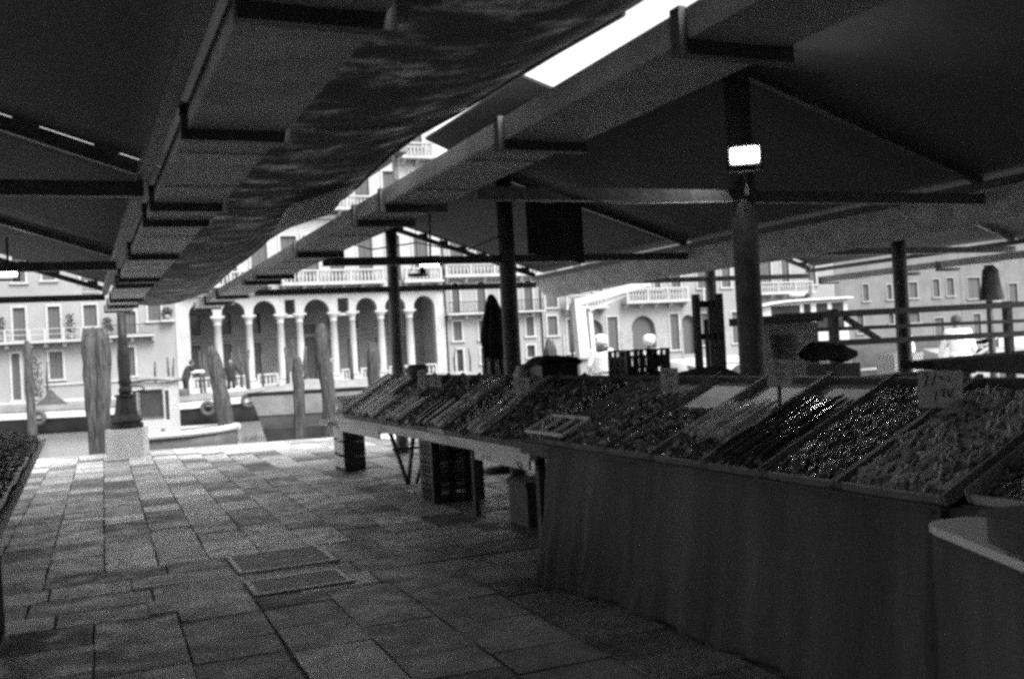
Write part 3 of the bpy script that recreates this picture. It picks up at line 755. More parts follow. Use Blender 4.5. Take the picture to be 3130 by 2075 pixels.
def tyre(x, hw, z, lab):
    m = MB()
    pts = [(x + .24 * math.cos(k * math.pi / 10), -hw - .12, z + .24 * math.sin(k * math.pi / 10)) for k in range(21)]
    m.tube(pts, .09, 8, cap=False); xf(m, L0, A)
    c = math.cos(A); s = math.sin(A); p = (L0[0] + c * x + s * (hw + .12), L0[1] + s * x - c * (hw + .12), L0[2] + z)
    single('tyre_fender', m, 'rubber', lab, 'tyre', p, 'tyres hung on the barge side')
tyre(-2.27, 1.68, .72, 'old tyre fender hung at the left part of the barge')
tyre(4.72, 1.52, .70, 'old tyre fender hung on the barge below the stooping man')
tyre(6.3, 1.05, .92, 'old tyre fender hung near the right bow of the barge')
c, s = math.cos(A), math.sin(A)
def onb(x, y, z): return (L0[0] + c * x - s * y, L0[1] + s * x + c * y, L0[2] + z)
m = MB(); n = 12
m.lathe(0, 0, [(.72, 1.05), (.62, 1.2), (.45, 1.36), (.25, 1.52), (.12, 1.72), (.03, 1.84)], 11)
for i in range(len(m.v)):
    x, y, z = m.v[i]; k = 1 + .12 * math.sin(5 * math.atan2(y, x)); m.v[i] = (x * k, y * k, z)
single('cargo_heap', xf(m, onb(-2.4, -.3, 0), A), 'clothd', 'peaked heap under dark tarpaulin on the barge deck', 'cargo', onb(-2.4, -.3, 1.05))
m = MB(); m.lathe(0, 0, [(.22, 1.05), (.3, 1.2), (.33, 1.45), (.24, 1.55)], 12); single('dark_basket', xf(m, onb(3.3, -.5, 0), A), 'rubber', 'round dark basket by the feet of the stooping man on the barge', 'basket', onb(3.3, -.5, 1.05))
m = MB(); m.sheet(lambda u, v: (2.0 * (u - .5), 1.6 * (v - .5), 1.12 + .42 * math.sin(math.pi * u) ** .7 * math.sin(math.pi * v) ** .6 + .03 * math.sin(9 * u + 7 * v)), 12, 8, .05); single('white_tarp', xf(m, onb(5.3, -.2, 0), A), 'boatw', 'white tarpaulin mound on the bow of the barge', 'tarpaulin', onb(5.3, -.2, 1.1))

# big grey barge, bow to the left
L0 = (5.3, 32.7, -.9); A = math.atan2(-1.35, 3.0)
t = thing('grey_barge', 'large grey barge with covered hold lying behind the short mooring posts', 'barge', L0)
m = MB(); p = [(.38, 0), (.05, 1.55)]
def bsec(z): return .42 - .27 * z
def slab(z0, z1, mt, nm, o=0.):
    m = MB(); a0, a1 = bsec(z0) - o, bsec(z1) - o
    m.hexa([(a0, -.9 + a0 * .2 - o, z0), (9, -1.0 - o, z0), (9, 1.4, z0), (a0, 1.2, z0), (a1, -1.0 - o, z1), (9, -1.1 - o, z1), (9, 1.5, z1), (a1, 1.3, z1)])
    return part(nm, xf(m, L0, A), mt, t)
slab(-.4, .42, 'boatd', 'lower_hull'); slab(.42, .80, 'boatg', 'middle_hull', .01); slab(.80, 1.44, 'boatm', 'upper_hull', .02); slab(1.44, 1.56, 'boatd', 'rubbing_strake', .09); slab(.74, .83, 'boatd', 'lower_strake', .05)
m = MB()
m.sheet(lambda u, v: (.25 + 8.5 * u, -.85 + 2.1 * v, 1.562 + (.22 + .05 * math.sin(11 * u) + .03 * math.sin(27 * u + 5 * v)) * min(1, 5 * min(v, 1 - v), 9 * u)), 40, 10, .04); part('hold_cover', xf(m, L0, A), 'boatm', t)

# gondola-like rowing boat between the barges
L0 = (7.3, 47.2, -.9); A = .12
t = thing('rowing_boat', 'dark rowing boat with curved rising prow behind the barges', 'boat', L0)
st = [(-4, .05, .9, 1.5), (-2.8, .5, .3, 1.0), (0, .7, .1, .85), (2.6, .5, .3, 1.1), (3.6, .05, 1.0, 1.75)]
part('hull', xf(hull(st), L0, A), 'boatd', t)
m = MB(); m.tube([(3.5, 0, 1.7), (3.9, 0, 2.1), (3.95, 0, 2.5)], [.07, .05, .03], 8); part('prow', xf(m, L0, A), 'boatw', t)

# water bus with cabin to the right
L0 = (27.9, 33.6, -.9); A = -.42
t = thing('cabin_boat', 'white passenger boat with long windowed cabin and roof float, seen past the thick post', 'boat', L0)
st = [(-6, .2, .4, 1.6), (-4.6, 1.1, -.2, 1.4), (0, 1.5, -.3, 1.25), (5, 1.3, -.3, 1.25), (6, 1.0, 0, 1.3)]
part('hull', xf(hull(st), L0, A), 'boatw', t)
m = MB(); hs = [(-1.4, -.2, 2.6, 3.62), (-.06, .24, 2.6, 3.64), (.46, .93, 2.6, 3.64), (1.1, 1.58, 2.6, 3.64)]
m.holes(-1.75, 1.75, 1.2, 3.75, hs, -1.0, -.9); m.box(-1.75, 1.75, .9, 1.0, 1.2, 3.75); m.box(-1.75, -1.65, -.9, .9, 1.2, 2.6); m.box(1.65, 1.75, -.9, .9, 1.2, 3.75)
cab = part('cabin', xf(m, L0, A), 'boatw', t)
m = MB()
for h_ in hs: m.box(h_[0] + .002, h_[1] - .002, -.96, -.94, h_[2] + .002, h_[3] - .002)
part('window_pane', xf(m, L0, A), 'glass', cab)
m = MB(); m.sheet(lambda u, v: (-1.95 + 3.9 * u, -1.2 + 2.3 * v, 3.82 + .06 * math.sin(math.pi * v) - .2 * (1 - u) ** 6), 14, 6, .065); part('cabin_roof', xf(m, L0, A), 'boatw', cab)
m = MB(); m.ell((-.12, -.4, 4.06), (.36, .22, .10), 12, 8); part('roof_float', xf(m, L0, A), 'boatw', cab)
m = MB(); m.box(.39, .43, -.5, -.46, 3.87, 4.4); m.box(.34, .48, -.52, -.44, 4.05, 4.2); part('mast', xf(m, L0, A), 'steel', cab)

# crane boat
t = thing('crane_boat', 'work boat with pale folding crane arm behind the white-capped vendors', 'boat', (14, 26.8, -.9))
L0 = (14.2, 27.0, -.9); A = -.43
st = [(-5, .6, 0, 1.5), (-4, 1.2, -.3, 1.3), (3, 1.3, -.3, 1.2), (5, .9, 0, 1.4), (5.6, .1, .6, 1.6)]
part('hull', xf(hull(st), L0, A), 'boatm', t)
m = MB(); m.add([(-4.9, -.5, 1.2), (3, -1.2, 1.1), (5.4, 0, 1.3), (3, 1.2, 1.1), (-4.9, .5, 1.2)], [(0, 1, 2, 3, 4)]); part('deck', xf(m, L0, A), 'boatm', t)
m = MB(); m.bar((13.98, 26.62, 0.2), (13.88, 26.68, 2.85), .34, .3); m.bar((14.3, 26.6, .3), (14.22, 26.6, 2.6), .13, .13); part('crane_mast', m, 'boatw', t)
m = MB(); m.bar((13.8, 26.7, 2.85), (15.9, 25.8, 3.35), .26, .22); m.bar((14.2, 26.55, 2.62), (15.2, 26.1, 3.02), .10, .10); part('crane_arm', m, 'boatw', t)
m = MB(); m.tube([(13.7, 26.6, 2.98), (13.58, 26.6, 2.7), (13.60, 26.6, 1.9), (13.56, 26.6, 1.2)], .045, 8); part('hose', m, 'rubber', t)
m = MB(); m.box(13.6, 14.25, 26.2, 26.9, .25, 1.15); m.box(13.5, 14.35, 26.1, 27.0, 1.152, 1.22); part('engine_box', m, 'boatm', t)
# market boat at the quay on the right
L0 = (18.2, 20.8, -.9); A = -.2
t = thing('produce_boat', 'open market boat with pale sides lying at the quay behind the rails', 'boat', L0)
st = [(-5, .3, .3, 1.5), (-4, 1.0, -.2, 1.35), (0, 1.3, -.3, 1.3), (4, 1.1, -.2, 1.35), (5, .3, .3, 1.5)]
part('hull', xf(hull(st), L0, A), 'boatm', t)
m = MB(); m.add([(-4.8, 0, 1.2), (-3.8, -.9, 1.1), (3.8, -.9, 1.1), (4.8, 0, 1.2), (3.8, .9, 1.1), (-3.8, .9, 1.1)], [(0, 1, 2, 3, 4, 5)]); part('deck', xf(m, L0, A), 'boatg', t)

# more boats and goods along the quay, seen between the rails
def open_boat(name, lab, L0, A, ln, mt, load):
    t = thing(name, lab, 'boat', L0)
    st = [(-ln, .2, .4, 1.6), (-ln * .8, 1.0, -.2, 1.35), (0, 1.3, -.3, 1.25), (ln * .8, 1.0, -.2, 1.35), (ln, .2, .4, 1.7)]
    part('hull', xf(hull(st), L0, A), mt, t)
    m = MB(); m.tube([(x, -hw - .02, zg) for x, hw, zk, zg in st], .06, 6); m.tube([(x, hw + .02, zg) for x, hw, zk, zg in st], .06, 6); part('gunwale', xf(m, L0, A), 'boatm', t)
    m = MB(); m.sheet(lambda u, v: (ln * .75 * (2 * u - 1), 1.5 * (v - .5), 1.25 + load * math.sin(math.pi * u) ** .5 * math.sin(math.pi * v) ** .5 + .05 * math.sin(13 * u + 5 * v)), 20, 8, .04); part('load_cover', xf(m, L0, A), 'clothd' if load > .5 else 'boatm', t)
open_boat('cargo_boat', 'dark open boat with a tall covered load beyond the rails', (21.5, 24.3, -.9), -.5, 4.5, 'boatd', .8)
open_boat('cargo_boat', 'grey open boat with a low pale cover, farthest right beyond the rails', (29, 27, -.9), -.35, 5, 'boatg', .35)
open_boat('cargo_boat', 'long dark boat lying mid canal beyond the pale-jacketed person', (36, 38, -.9), -.2, 7, 'boatd', .6)
for i, (x, y, z, w_, mt, lab) in enumerate([(13.1, 14.9, 0, .6, 'wood', 'bottom pale crate of the tall stack on the quay behind the railing brace'), (13.1, 14.9, .30, .6, 'boatg', 'grey crate second in the tall stack behind the railing brace'), (13.1, 14.9, .60, .6, 'wood', 'pale crate third in the tall stack behind the railing brace'), (13.1, 14.9, .90, .6, 'boatm', 'topmost crate of the tall stack behind the railing brace'),
        (14.3, 14.6, 0, .7, 'boatg', 'bottom crate of the low stack left of the pale-jacketed person'), (14.3, 14.6, .30, .7, 'woodl', 'pale crate topping the low stack left of the pale-jacketed person'),
        (17.6, 14.5, 0, .7, 'woodd', 'bottom dark crate of the stack right of the pale-jacketed person'), (17.6, 14.5, .30, .7, 'boatm', 'middle crate of the stack right of the pale-jacketed person'), (17.6, 14.5, .60, .7, 'woodd', 'top dark crate of the stack right of the pale-jacketed person')]):
    t = thing('goods_crate', lab, 'crate', (x, y, z), 'crates stacked on the quay at the right')
    m = MB(); a, b = x - w_ / 2, x + w_ / 2
    for k in range(3): m.box(a, b, y - .2, y - .185, z + .012 + .095 * k, z + .085 + .095 * k); m.box(a, b, y + .185, y + .2, z + .012 + .095 * k, z + .085 + .095 * k)
    part('side_slats', m, mt, t)
    for c_ in (a, b - .02): m = MB(); m.box(c_, c_ + .02, y - .184, y + .184, z + .005, z + .292); part('end_panel', m, mt, t)
    m = MB(); m.box(a + .021, b - .021, y - .184, y + .184, z + .012, z + .2); part('contents', m, 'leaf', t)

# ------------------------------------------------------------------ people
def remesh(name, balls, m, parent, vox=.013, smooth=2):
    """union of tapered capsules fused into one continuous skin"""
    mb = MB()
    for b_ in balls:
        if len(b_) == 4:
            p, q, r0, r1 = b_; p = Vector(p); q = Vector(q); d = (q - p); L = d.length; d.normalize()
            pts = []; rr = []
            for k in range(4): a = math.pi / 2 * (1 - k / 4) ; pts.append(p - d * r0 * math.sin(a)); rr.append(max(.001, r0 * math.cos(a)))
            pts.append(p); rr.append(r0); pts.append(q); rr.append(r1)
            for k in range(1, 5): a = math.pi / 2 * k / 4; pts.append(q + d * r1 * math.sin(a)); rr.append(max(.001, r1 * math.cos(a)))
            mb.tube(pts, rr, 10)
        else: mb.ell(b_[0], b_[1], 12, 8)
    o = part(name, mb, m, parent)
    md = o.modifiers.new('r', 'REMESH'); md.mode = 'VOXEL'; md.voxel_size = vox; md.use_smooth_shade = True
    if smooth:
        s_ = o.modifiers.new('s', 'SMOOTH'); s_.iterations = smooth; s_.factor = .5
    dg = bpy.context.evaluated_depsgraph_get(); dg.update()
    me = bpy.data.meshes.new_from_object(o.evaluated_get(dg)); o.modifiers.clear(); old = o.data; o.data = me
    bpy.data.meshes.remove(old)
    if not me.materials: me.materials.append(M[m])
    return o
def person(lab, loc, ang, J=None, coat='navy', legs='trousers', hat=None, hair='hair', longcoat=False, lean=0., head=(0, 0), collar=False, tie=False, h=1.74):
    k = h / 1.74
    P = dict(pel=(0, 0, .93), che=(0, .0, 1.28), nk=(0, 0, 1.46), hd=(0, .03, 1.615), sl=(-.185, 0, 1.40), sr=(.185, 0, 1.40),
             el=(-.26, -.03, 1.13), er=(.26, -.03, 1.13), wl=(-.25, .08, .90), wr=(.25, .08, .90), hl=(-.095, 0, .9), hr=(.095, 0, .9),
             kl=(-.11, .02, .5), kr=(.11, .02, .5), al=(-.115, -.02, .09), ar=(.115, -.02, .09))
    if lean:
        c_, s_ = math.cos(lean), math.sin(lean)
        for n_ in ('che', 'nk', 'hd', 'sl', 'sr', 'el', 'er', 'wl', 'wr'):
            x, y, z = P[n_]; z -= .93; P[n_] = (x, y * c_ + z * s_, .93 + z * c_ - y * s_)
    if J: P.update(J)
    c_, s_ = math.cos(ang), math.sin(ang)
    def W(p): x, y, z = (v * k for v in p); return (loc[0] + c_ * x - s_ * y, loc[1] + s_ * x + c_ * y, loc[2] + z)
    G = {n_: Vector(p) for n_, p in P.items()}
    t = thing('person', lab, 'person', loc)
    yaw, nod = head; hd = G['hd']; nk = G['nk']
    fwd = Vector((math.sin(yaw), math.cos(yaw) * math.cos(nod), -math.sin(nod))); sd = fwd.cross(Vector((0, 0, 1))).normalized(); up = sd.cross(fwd)
    B = [(nk - Vector((0, 0, .06)), hd - up * .07, .062, .056)]
    for f_, u_, r_ in ((-.012, .035, .098), (.012, -.005, .088), (.035, -.055, .068), (-.035, .02, .09), (.05, -.085, .045)): B.append((hd + fwd * f_ + up * u_, (r_, r_, r_)))
    B.append((hd + fwd * .092 + up * .012, hd + fwd * .122 - up * .028, .012, .017))
    for q in (-1, 1): B += [(hd + sd * q * .088 - fwd * .01, (.016, .02, .03)), (hd + fwd * .083 + sd * q * .034 + up * .018, (.016, .012, .01)), (hd + fwd * .075 + sd * q * .045 - up * .03, (.028, .028, .028))]
    B.append((hd + fwd * .088 - up * .062 - sd * .022, hd + fwd * .088 - up * .062 + sd * .022, .010, .010))
    B += [(G['pel'], G['che'], .14, .15), (G['che'], nk - Vector((0, 0, .03)), .14, .07), (G['sl'], G['sr'], .062, .062)]
    for q in 'lr':
        B += [(G['s' + q], G['e' + q], .052, .041), (G['e' + q], G['w' + q], .04, .027), (G['h' + q], G['k' + q], .085, .055), (G['k' + q], G['a' + q], .052, .036)]
        w_, e_ = G['w' + q], G['e' + q]; d = (w_ - e_).normalized(); sg = -1 if q == 'l' else 1
        inn = (Vector((-sg, 0, 0)) - d * Vector((-sg, 0, 0)).dot(d)).normalized(); ax = d.cross(inn)
        if ax.y < 0: ax = -ax
        for u_ in (-.026, 0, .026): B.append((w_ + d * .012 + ax * u_ * .6, w_ + d * .085 + ax * u_, .017, .014))
        for u_, L in zip((-.033, -.011, .011, .033), (.055, .07, .076, .066)):
            a0 = w_ + d * .09 + ax * u_; a1 = a0 + d * L * .55 + inn * .01; a2 = a1 + d * L * .4 + inn * .025
            B += [(a0, a1, .0105, .0095), (a1, a2, .0095, .0075)]
        a0 = w_ + d * .03 + ax * .032; a1 = a0 + d * .035 + ax * .028 + inn * .012; a2 = a1 + d * .03 + ax * .008 + inn * .012
        B += [(a0, a1, .013, .011), (a1, a2, .011, .009)]
    def tr(bs): return [((W(b_[0]), W(b_[1]), b_[2] * k, b_[3] * k) if len(b_) == 4 else (W(b_[0]), tuple(v * k for v in b_[1]))) for b_ in bs]
    body = remesh('body', tr(B), 'skin', t, .0085, 2)
    C = [(G['pel'] - Vector((0, 0, .02)), G['che'], .165, .172), (G['che'], nk - Vector((0, 0, .05)), .165, .075), (G['sl'], G['sr'], .08, .08)]
    for q in (-1, 1): C += [(G['pel'] + Vector((q * .06, 0, 0)), G['che'] + Vector((q * .075, 0, .02)), .125, .125)]
    for q in 'lr':
        C += [(G['s' + q], G['e' + q], .074, .062), (G['e' + q], G['w' + q] - (G['w' + q] - G['e' + q]).normalized() * .03, .062, .046)]
        C.append((G['h' + q] + Vector((0, 0, .02)), G['h' + q].lerp(G['k' + q], .75 if longcoat else .2), .125, .115 if longcoat else .11))
    remesh('coat', tr(C), coat, t, .014, 3)
    D = []
    for q in 'lr': D += [(G['h' + q], G['k' + q], .1, .073), (G['k' + q], G['a' + q] + Vector((0, 0, .03)), .072, .062)]
    D.append((G['hl'], G['hr'], .11, .11)); remesh('trousers', tr(D), legs, t, .014, 2)
    for q in 'lr':
        S = [(G['a' + q] + Vector((0, -.02, -.045)), G['a' + q] + Vector((0, .14, -.052)), .044, .038), (G['a' + q], G['a' + q] - Vector((0, 0, .04)), .045, .045)]
        remesh('shoe', tr(S), 'shoe', t, .012, 1)
    if hair and not hat:
        H = [(hd - fwd * .022 + up * .05, (.104, .104, .092)), (hd - fwd * .05 + up * .0, (.088, .088, .09))]
        remesh('hair', tr(H), hair, t, .011, 1)
    if hat == 'cap':
        H = [(hd - fwd * .02 + up * .075, (.14, .14, .085)), (hd - fwd * .05 + up * .0, (.128, .124, .10)), (hd - fwd * .01 + up * .0, (.125, .118, .085)), (hd + up * .04 - fwd * .01, (.112, .115, .05)), (hd - fwd * .03 + up * .1 + sd * .03, (.09, .09, .05))]
        remesh('work_cap', tr(H), 'whitecloth', t, .011, 2)
    if collar:
        m = MB(); a = [W(nk + Vector((.125 * math.cos(v), .115 * math.sin(v) - .01, -.0 + .015 * math.cos(v)))) for v in [2 * math.pi * i / 18 for i in range(19)]]
        m.tube(a, .03, 8, cap=False); part('scarf', m, 'clothd', t)
    if tie:
        m = MB(); a = [W(G['pel'] + Vector((.222 * math.cos(v), .178 * math.sin(v), .05 + .012 * math.sin(3 * v)))) for v in [2 * math.pi * i / 20 for i in range(21)]]
        m.tube(a, .017, 6, cap=False); part('apron_string', m, 'midcloth', t)
    return t
person('vendor in white coat and white cap with dark scarf, standing with back turned', (10.1, 18.45, 0), -.25,
       dict(el=(-.27, .02, 1.14), wl=(-.24, .2, .98), er=(.27, .05, 1.16), wr=(.18, .28, 1.05)), 'whitecloth', 'navy', 'cap', longcoat=True, collar=True, tie=True, head=(-.1, .15), h=1.76)
person('vendor in white coat and white cap behind the black plastic crate', (10.8, 17.66, 0), -.4,
       dict(el=(-.26, .04, 1.13), wl=(-.2, .24, 1.0), er=(.28, -.02, 1.12), wr=(.27, .16, .95)), 'whitecloth', 'navy', 'cap', longcoat=True, head=(.3, .2), h=1.70)
bx = (4.22, 45.05, .14)
person('man in dark clothes stooping on the barge with a pale bundle in his arms', bx, -1.3,
       dict(el=(-.22, .42, 1.1), er=(.22, .42, 1.1), wl=(-.14, .62, 1.12), wr=(.14, .62, 1.12)), 'navy', 'trousers', lean=.42, head=(0, .5), h=1.8)
m = MB(); a = [(bx[0] + .50 + .26 * math.cos(v), bx[1] + .02 + .2 * math.sin(v), bx[2] + 1.19 + .02 * math.sin(3 * v)) for v in [2 * math.pi * i / 18 for i in range(19)]]
m.tube(a, .075, 8, cap=False); single('rope_coil', m, 'boatw', 'pale coil carried by the stooping man on the barge', 'coil', (bx[0] + .5, bx[1], bx[2] + 1.1))
person('man in dark jacket with arms held out, walking on the barge bow', (5.98, 43.9, .16), math.pi - .2,
       dict(el=(-.36, .02, 1.18), wl=(-.47, .08, .95), er=(.36, .05, 1.18), wr=(.5, .1, .98)), 'navy', 'trousers', h=1.66)
person('person in pale jacket stooping over the far stall behind the rails', (16.2, 14.7, 0), -.6,
       dict(el=(-.3, .2, 1.05), wl=(-.3, .36, .9), er=(.3, .2, 1.05), wr=(.3, .36, .9)), 'whitecloth', 'navy', lean=.25, head=(.2, .5), h=1.78)
person('person in white coat mostly hidden behind the right hand steel post', (16.75, 16.7, 0), .2,
       dict(), 'whitecloth', 'navy', hair='hair', head=(.3, .1), h=1.66)
# ------------------------------------------------------------------ long produce stall on the right
# far part: open trestle table, front rail at x = 3.26 ; near part: cloth-hung table, front at x = 3.14
S1 = (Vector((3.27, 0, .80)), Vector((4.05, 0, 1.27)), 7.2, 13.75)
S2 = (Vector((3.16, 0, .87)), Vector((4.05, 0, 1.27)), 1.2, 7.12)
S4 = (Vector((3.27, 0, .87)), Vector((4.14, 0, 1.26)), 1.2, 3.0)
def frame(S):
    a, b = S[0], S[1]; d = (b - a); L = d.length; d.normalize(); nrm = Vector((-d.z, 0, d.x))
    return a, d, nrm, L
def T(S):
    a, d, nrm, L = frame(S)
    return lambda u, y, h: a + d * u + nrm * h + Vector((0, y, 0))
t = thing('trestle_table', 'long trestle table with pale boards carrying the far half of the sloping produce display', 'table', (3.7, 10.5, 0))
m = MB(); m.box(3.24, 3.30, 7.2, 13.8, .70, .79); part('front_rail', m, 'wood', t)
m = MB(); m.box(3.301, 4.3, 7.2, 13.7, .705, .74); part('table_top', m, 'woodd', t)
m = MB(); m.box(3.13, 3.30, 13.72, 14.25, .66, .72); part('projecting_plank', m, 'wood', t)
m = MB(); m.box(3.262, 3.287, 11.62, 13.88, .600, .697); part('apron_board', m, 'woodl', t)
m = MB(); m.box(3.262, 3.287, 7.28, 8.46, .615, .697); ab = part('apron_board', m, 'woodl', t)
def strokes(lines, to3, w=.008, d=.002):
    m = MB()
    for ln in lines:
        for a, b in zip(ln, ln[1:]): m.bar(to3(*a), to3(*b), w, d, up=to3(0, 0, True))
    return m
def tob(u, v, n=False): return Vector((-1, 0, 0)) if n else Vector((3.2605, 8.46 - 1.18 * u, .615 + .082 * v))
part('painted_marks', strokes([[(.80, .66), (.815, .45), (.83, .38), (.845, .1)], [(.83, .62), (.838, .38)], [(.865, .72), (.885, .5), (.895, .2), (.893, .02)], [(.86, .3), (.88, .02)]], tob, .016), 'ink', ab)
part('faint_marks', strokes([[(.14, .2), (.15, .7), (.17, .25)], [(.19, .7), (.20, .25), (.22, .7)], [(.24, .25), (.255, .7), (.27, .25)], [(.30, .25), (.30, .7), (.33, .6), (.30, .48), (.335, .25)]], tob, .006), 'trayb', ab)
def leg(x, y, dx): m = MB(); m.bar((x, y, .70), (x + dx, y, .01), .04, .05, up=(0, 1, 0)); part('leg', m, 'steel', t)
for y in (11.7,): leg(3.42, y, .2); leg(4.0, y, -.28); leg(3.74, y, -.12)
m = MB(); m.bar((3.45, 11.7, .45), (3.95, 11.7, .45), .03, .03); part('brace', m, 'steel', t)
m = MB(); m.box(3.30, 4.2, 12.9, 12.95, .64, .70); m.box(3.30, 4.2, 12.3, 12.35, .62, .70); part('cross_bearer', m, 'steel', t)

t = thing('cloth_table', 'long display table hung to the ground with dark cloth, near half of the stall', 'table', (3.6, 4, 0))
m = MB(); m.box(3.15, 4.3, 2.99, 7.15, .80, .835); m.box(3.26, 4.3, -4, 2.989, .80, .835); part('table_top', m, 'woodd', t)  # unseen stretch behind the viewer, lengthened to block back light
m = MB(); m.box(3.10, 3.15, 2.96, 7.05, .79, .875); m.box(3.21, 3.26, -4, 2.95, .79, .875); part('front_rail', m, 'woodd', t)
def cl(u, v):
    y = 6.55 - 10.5 * u
    wv = .022 * math.sin(y * 9.0 + 1.5 * math.sin(y * 2.3)) + .012 * math.sin(y * 19 + 2 * math.sin(y * 3.1)) + .007 * math.sin(y * 37) + .02 * math.sin(y * 5.3 + 2 * v)
    k = v ** 1.3; e = max(0, 1 - u / .10)
    x = 3.085 + .11 * min(1, max(0, (3.0 - y) / .06)) - .12 * k - (wv + .02) * (.15 + k) - .24 * e * v ** 1.6 - .10 * max(0, v - .8) * (1 + math.sin(5 * y)) + .012 * math.sin(14 * v + 3 * y) * v
    return (x, y + .04 * math.sin(3 * v + 6 * u) * v - .50 * e * v ** 1.4, .868 - .853 * v)
m = MB(); m.sheet(cl, 420, 26, .008, off=(1, 0, 0)); part('hanging_cloth', m, 'cloth', t)
m = MB(); m.sheet(lambda u, v: (3.072 + .12 * v, 6.6 - 3.62 * u, .878 + .006 * math.sin(40 * u) - .03 * (1 - v) ** 3), 60, 4, .006); part('cloth_edge', m, 'cloth', t)

# --- trays with dividers
def tray(S, y0, y1, lab, k, base='trayb', hs=.085, back=.06, side='trayb', front=True, group='sloping produce trays'):
    f = T(S); L = frame(S)[3]
    o = f(0, (y0 + y1) / 2, 0)
    t = thing('produce_tray', lab, 'tray', o, group)
    def bx(u0, u1, a, b, h0, h1, nm, mt):
        m = MB(); m.hexa([f(u0, a, h0), f(u1, a, h0), f(u1, b, h0), f(u0, b, h0), f(u0, a, h1), f(u1, a, h1), f(u1, b, h1), f(u0, b, h1)])
        part(nm, m, mt, t)
    g = .003
    bx(0, L, y0 + g, y1 - g, .004, .014, 'base', base)
    bx(-.012, L + .05, y0 + g, y0 + g + .011, .0145, hs, 'side_board', side); bx(-.012, L + .05, y1 - g - .011, y1 - g, .0145, hs, 'side_board', side)
    if front: bx(-.012, .0, y0 + .025, y1 - .025, .004, .05, 'front_board', side)
    bx(L, L + .016, y0 + .025, y1 - .025, .004, back, 'back_board', 'woodd')
    return t
def rotm(S, yaw):
    a, d, n, L = frame(S); y = Vector((0, 1, 0))
    b = Matrix((d, y, n)).transposed()
    return b @ Matrix.Rotation(yaw, 3, 'Z')
def heap(S, y0, y1, kind, u0, u1, n, m_, lab, size=.03, seed=0):
    r_ = random.Random(seed); f = T(S); m = MB()
    L = frame(S)[3]
    def hh(u, y):
        e = min(1, (u - u0) / .1 + .2, (u1 - u) / .12 + .1, (y - y0) / .06, (y1 - y) / .06)
        return .010 + .034 * max(0, e) + .008 * math.sin(u * 31 + seed) * math.sin(y * 27)
    for i in range(n):
        u = r_.uniform(u0, u1); y = r_.uniform(y0 + .04, y1 - .04); h = hh(u, y) + r_.uniform(-.012, .012)
        c = f(u, y, h); s_ = size * r_.uniform(.7, 1.3)
        if kind == 'round':
            m.ell(c, (s_, s_, s_ * .85), 7, 5)
        elif kind == 'pod':
            q = rotm(S, (i % 2) * 1.0 - .5 + r_.uniform(-.25, .25)) @ Matrix.Rotation(r_.uniform(-.2, .2), 3, 'Y')
            m.ell(c, (s_ * 1.9, s_ * .42, s_ * .42), 6, 5, q)
        elif kind == 'leaf':
            q = rotm(S, r_.uniform(0, 6.28)) @ Matrix.Rotation(r_.uniform(-.9, .9), 3, 'X') @ Matrix.Rotation(r_.uniform(-.9, .9), 3, 'Y')
            w_ = s_ * r_.uniform(.5, .9)
            P = [(-s_, 0, 0), (-s_ * .3, -w_, .3 * w_), (s_ * .6, -w_ * .7, .1 * w_), (s_, 0, -.2 * w_), (s_ * .5, w_ * .7, .25 * w_), (-s_ * .3, w_, .3 * w_), (0, 0, -.1 * w_)]
            V = [c + q @ Vector(p) for p in P]
            m.add(V, [(6, i, (i + 1) % 6) for i in range(6)])
    # bed under the visible pieces
    m.sheet(lambda a, b: f(u0 + (u1 - u0) * a, y0 + .03 + (y1 - y0 - .06) * b, max(.016, hh(u0 + (u1 - u0) * a, y0 + .03 + (y1 - y0 - .06) * b) - .014)), 10, 8, .01)
    o = f((u0 + u1) / 2, (y0 + y1) / 2, .03)
    nm = dict(round='round_produce', pod='pod_produce', leaf='leaf_produce')[kind]
    return single(nm, m, m_, lab, 'produce', o, kind='stuff')
STK = []
for v_ in range(5):
    m = MB(); n = 8; L_ = .40
    b1, b2 = rnd.uniform(-.018, .018), rnd.uniform(-.01, .01)
    m.tube([(L_ * (k / n - .5), b1 * math.sin(math.pi * k / n), .0 + b2 * math.sin(math.pi * k / n)) for k in range(n + 1)], [.016, .017, .0165, .016, .015, .0145, .014, .012, .006], 7, sx=.9)
    STK.append(m)
def stalks(S, y0, y1, u0, u1, n, m_, lab, seed, glab):
    r_ = random.Random(seed); f = T(S)
    first = {}
    for i in range(n):
        y = y0 + .05 + (y1 - y0 - .1) * ((i * .618) % 1); u = r_.uniform(u0 + .2, u1 - .2) if u1 - u0 > .42 else (u0 + u1) / 2
        h = .034 + .022 * (i % 3) + r_.uniform(-.004, .004)
        v_ = r_.randrange(5); c = f(u, y, h)
        if v_ not in first:
            o = mesh_obj('produce_stalk', STK[v_], m_); first[v_] = o
        else:
            o = first[v_].copy(); COL.objects.link(o)
        q = rotm(S, r_.uniform(-.07, .07)).to_4x4(); q.translation = c
        o.matrix_world = q
        setp(o, lab, 'stalk', glab)
far = [7.22 + i * (13.72 - 7.22) / 13 for i in range(14)]
TY = ['leaf', 'pod', 'stalk', 'round', 'stalk', 'stalkd', 'leaf', 'stalk', 'pale', 'stalk', 'stalk', 'pale', 'stalk']
WHAT = dict(leaf='loose dark leaves', pod='small pods', stalk='long shiny stalks', stalkd='dark shiny stalks', round='small glinting round produce', pale='pale loose produce')
cnt = 0
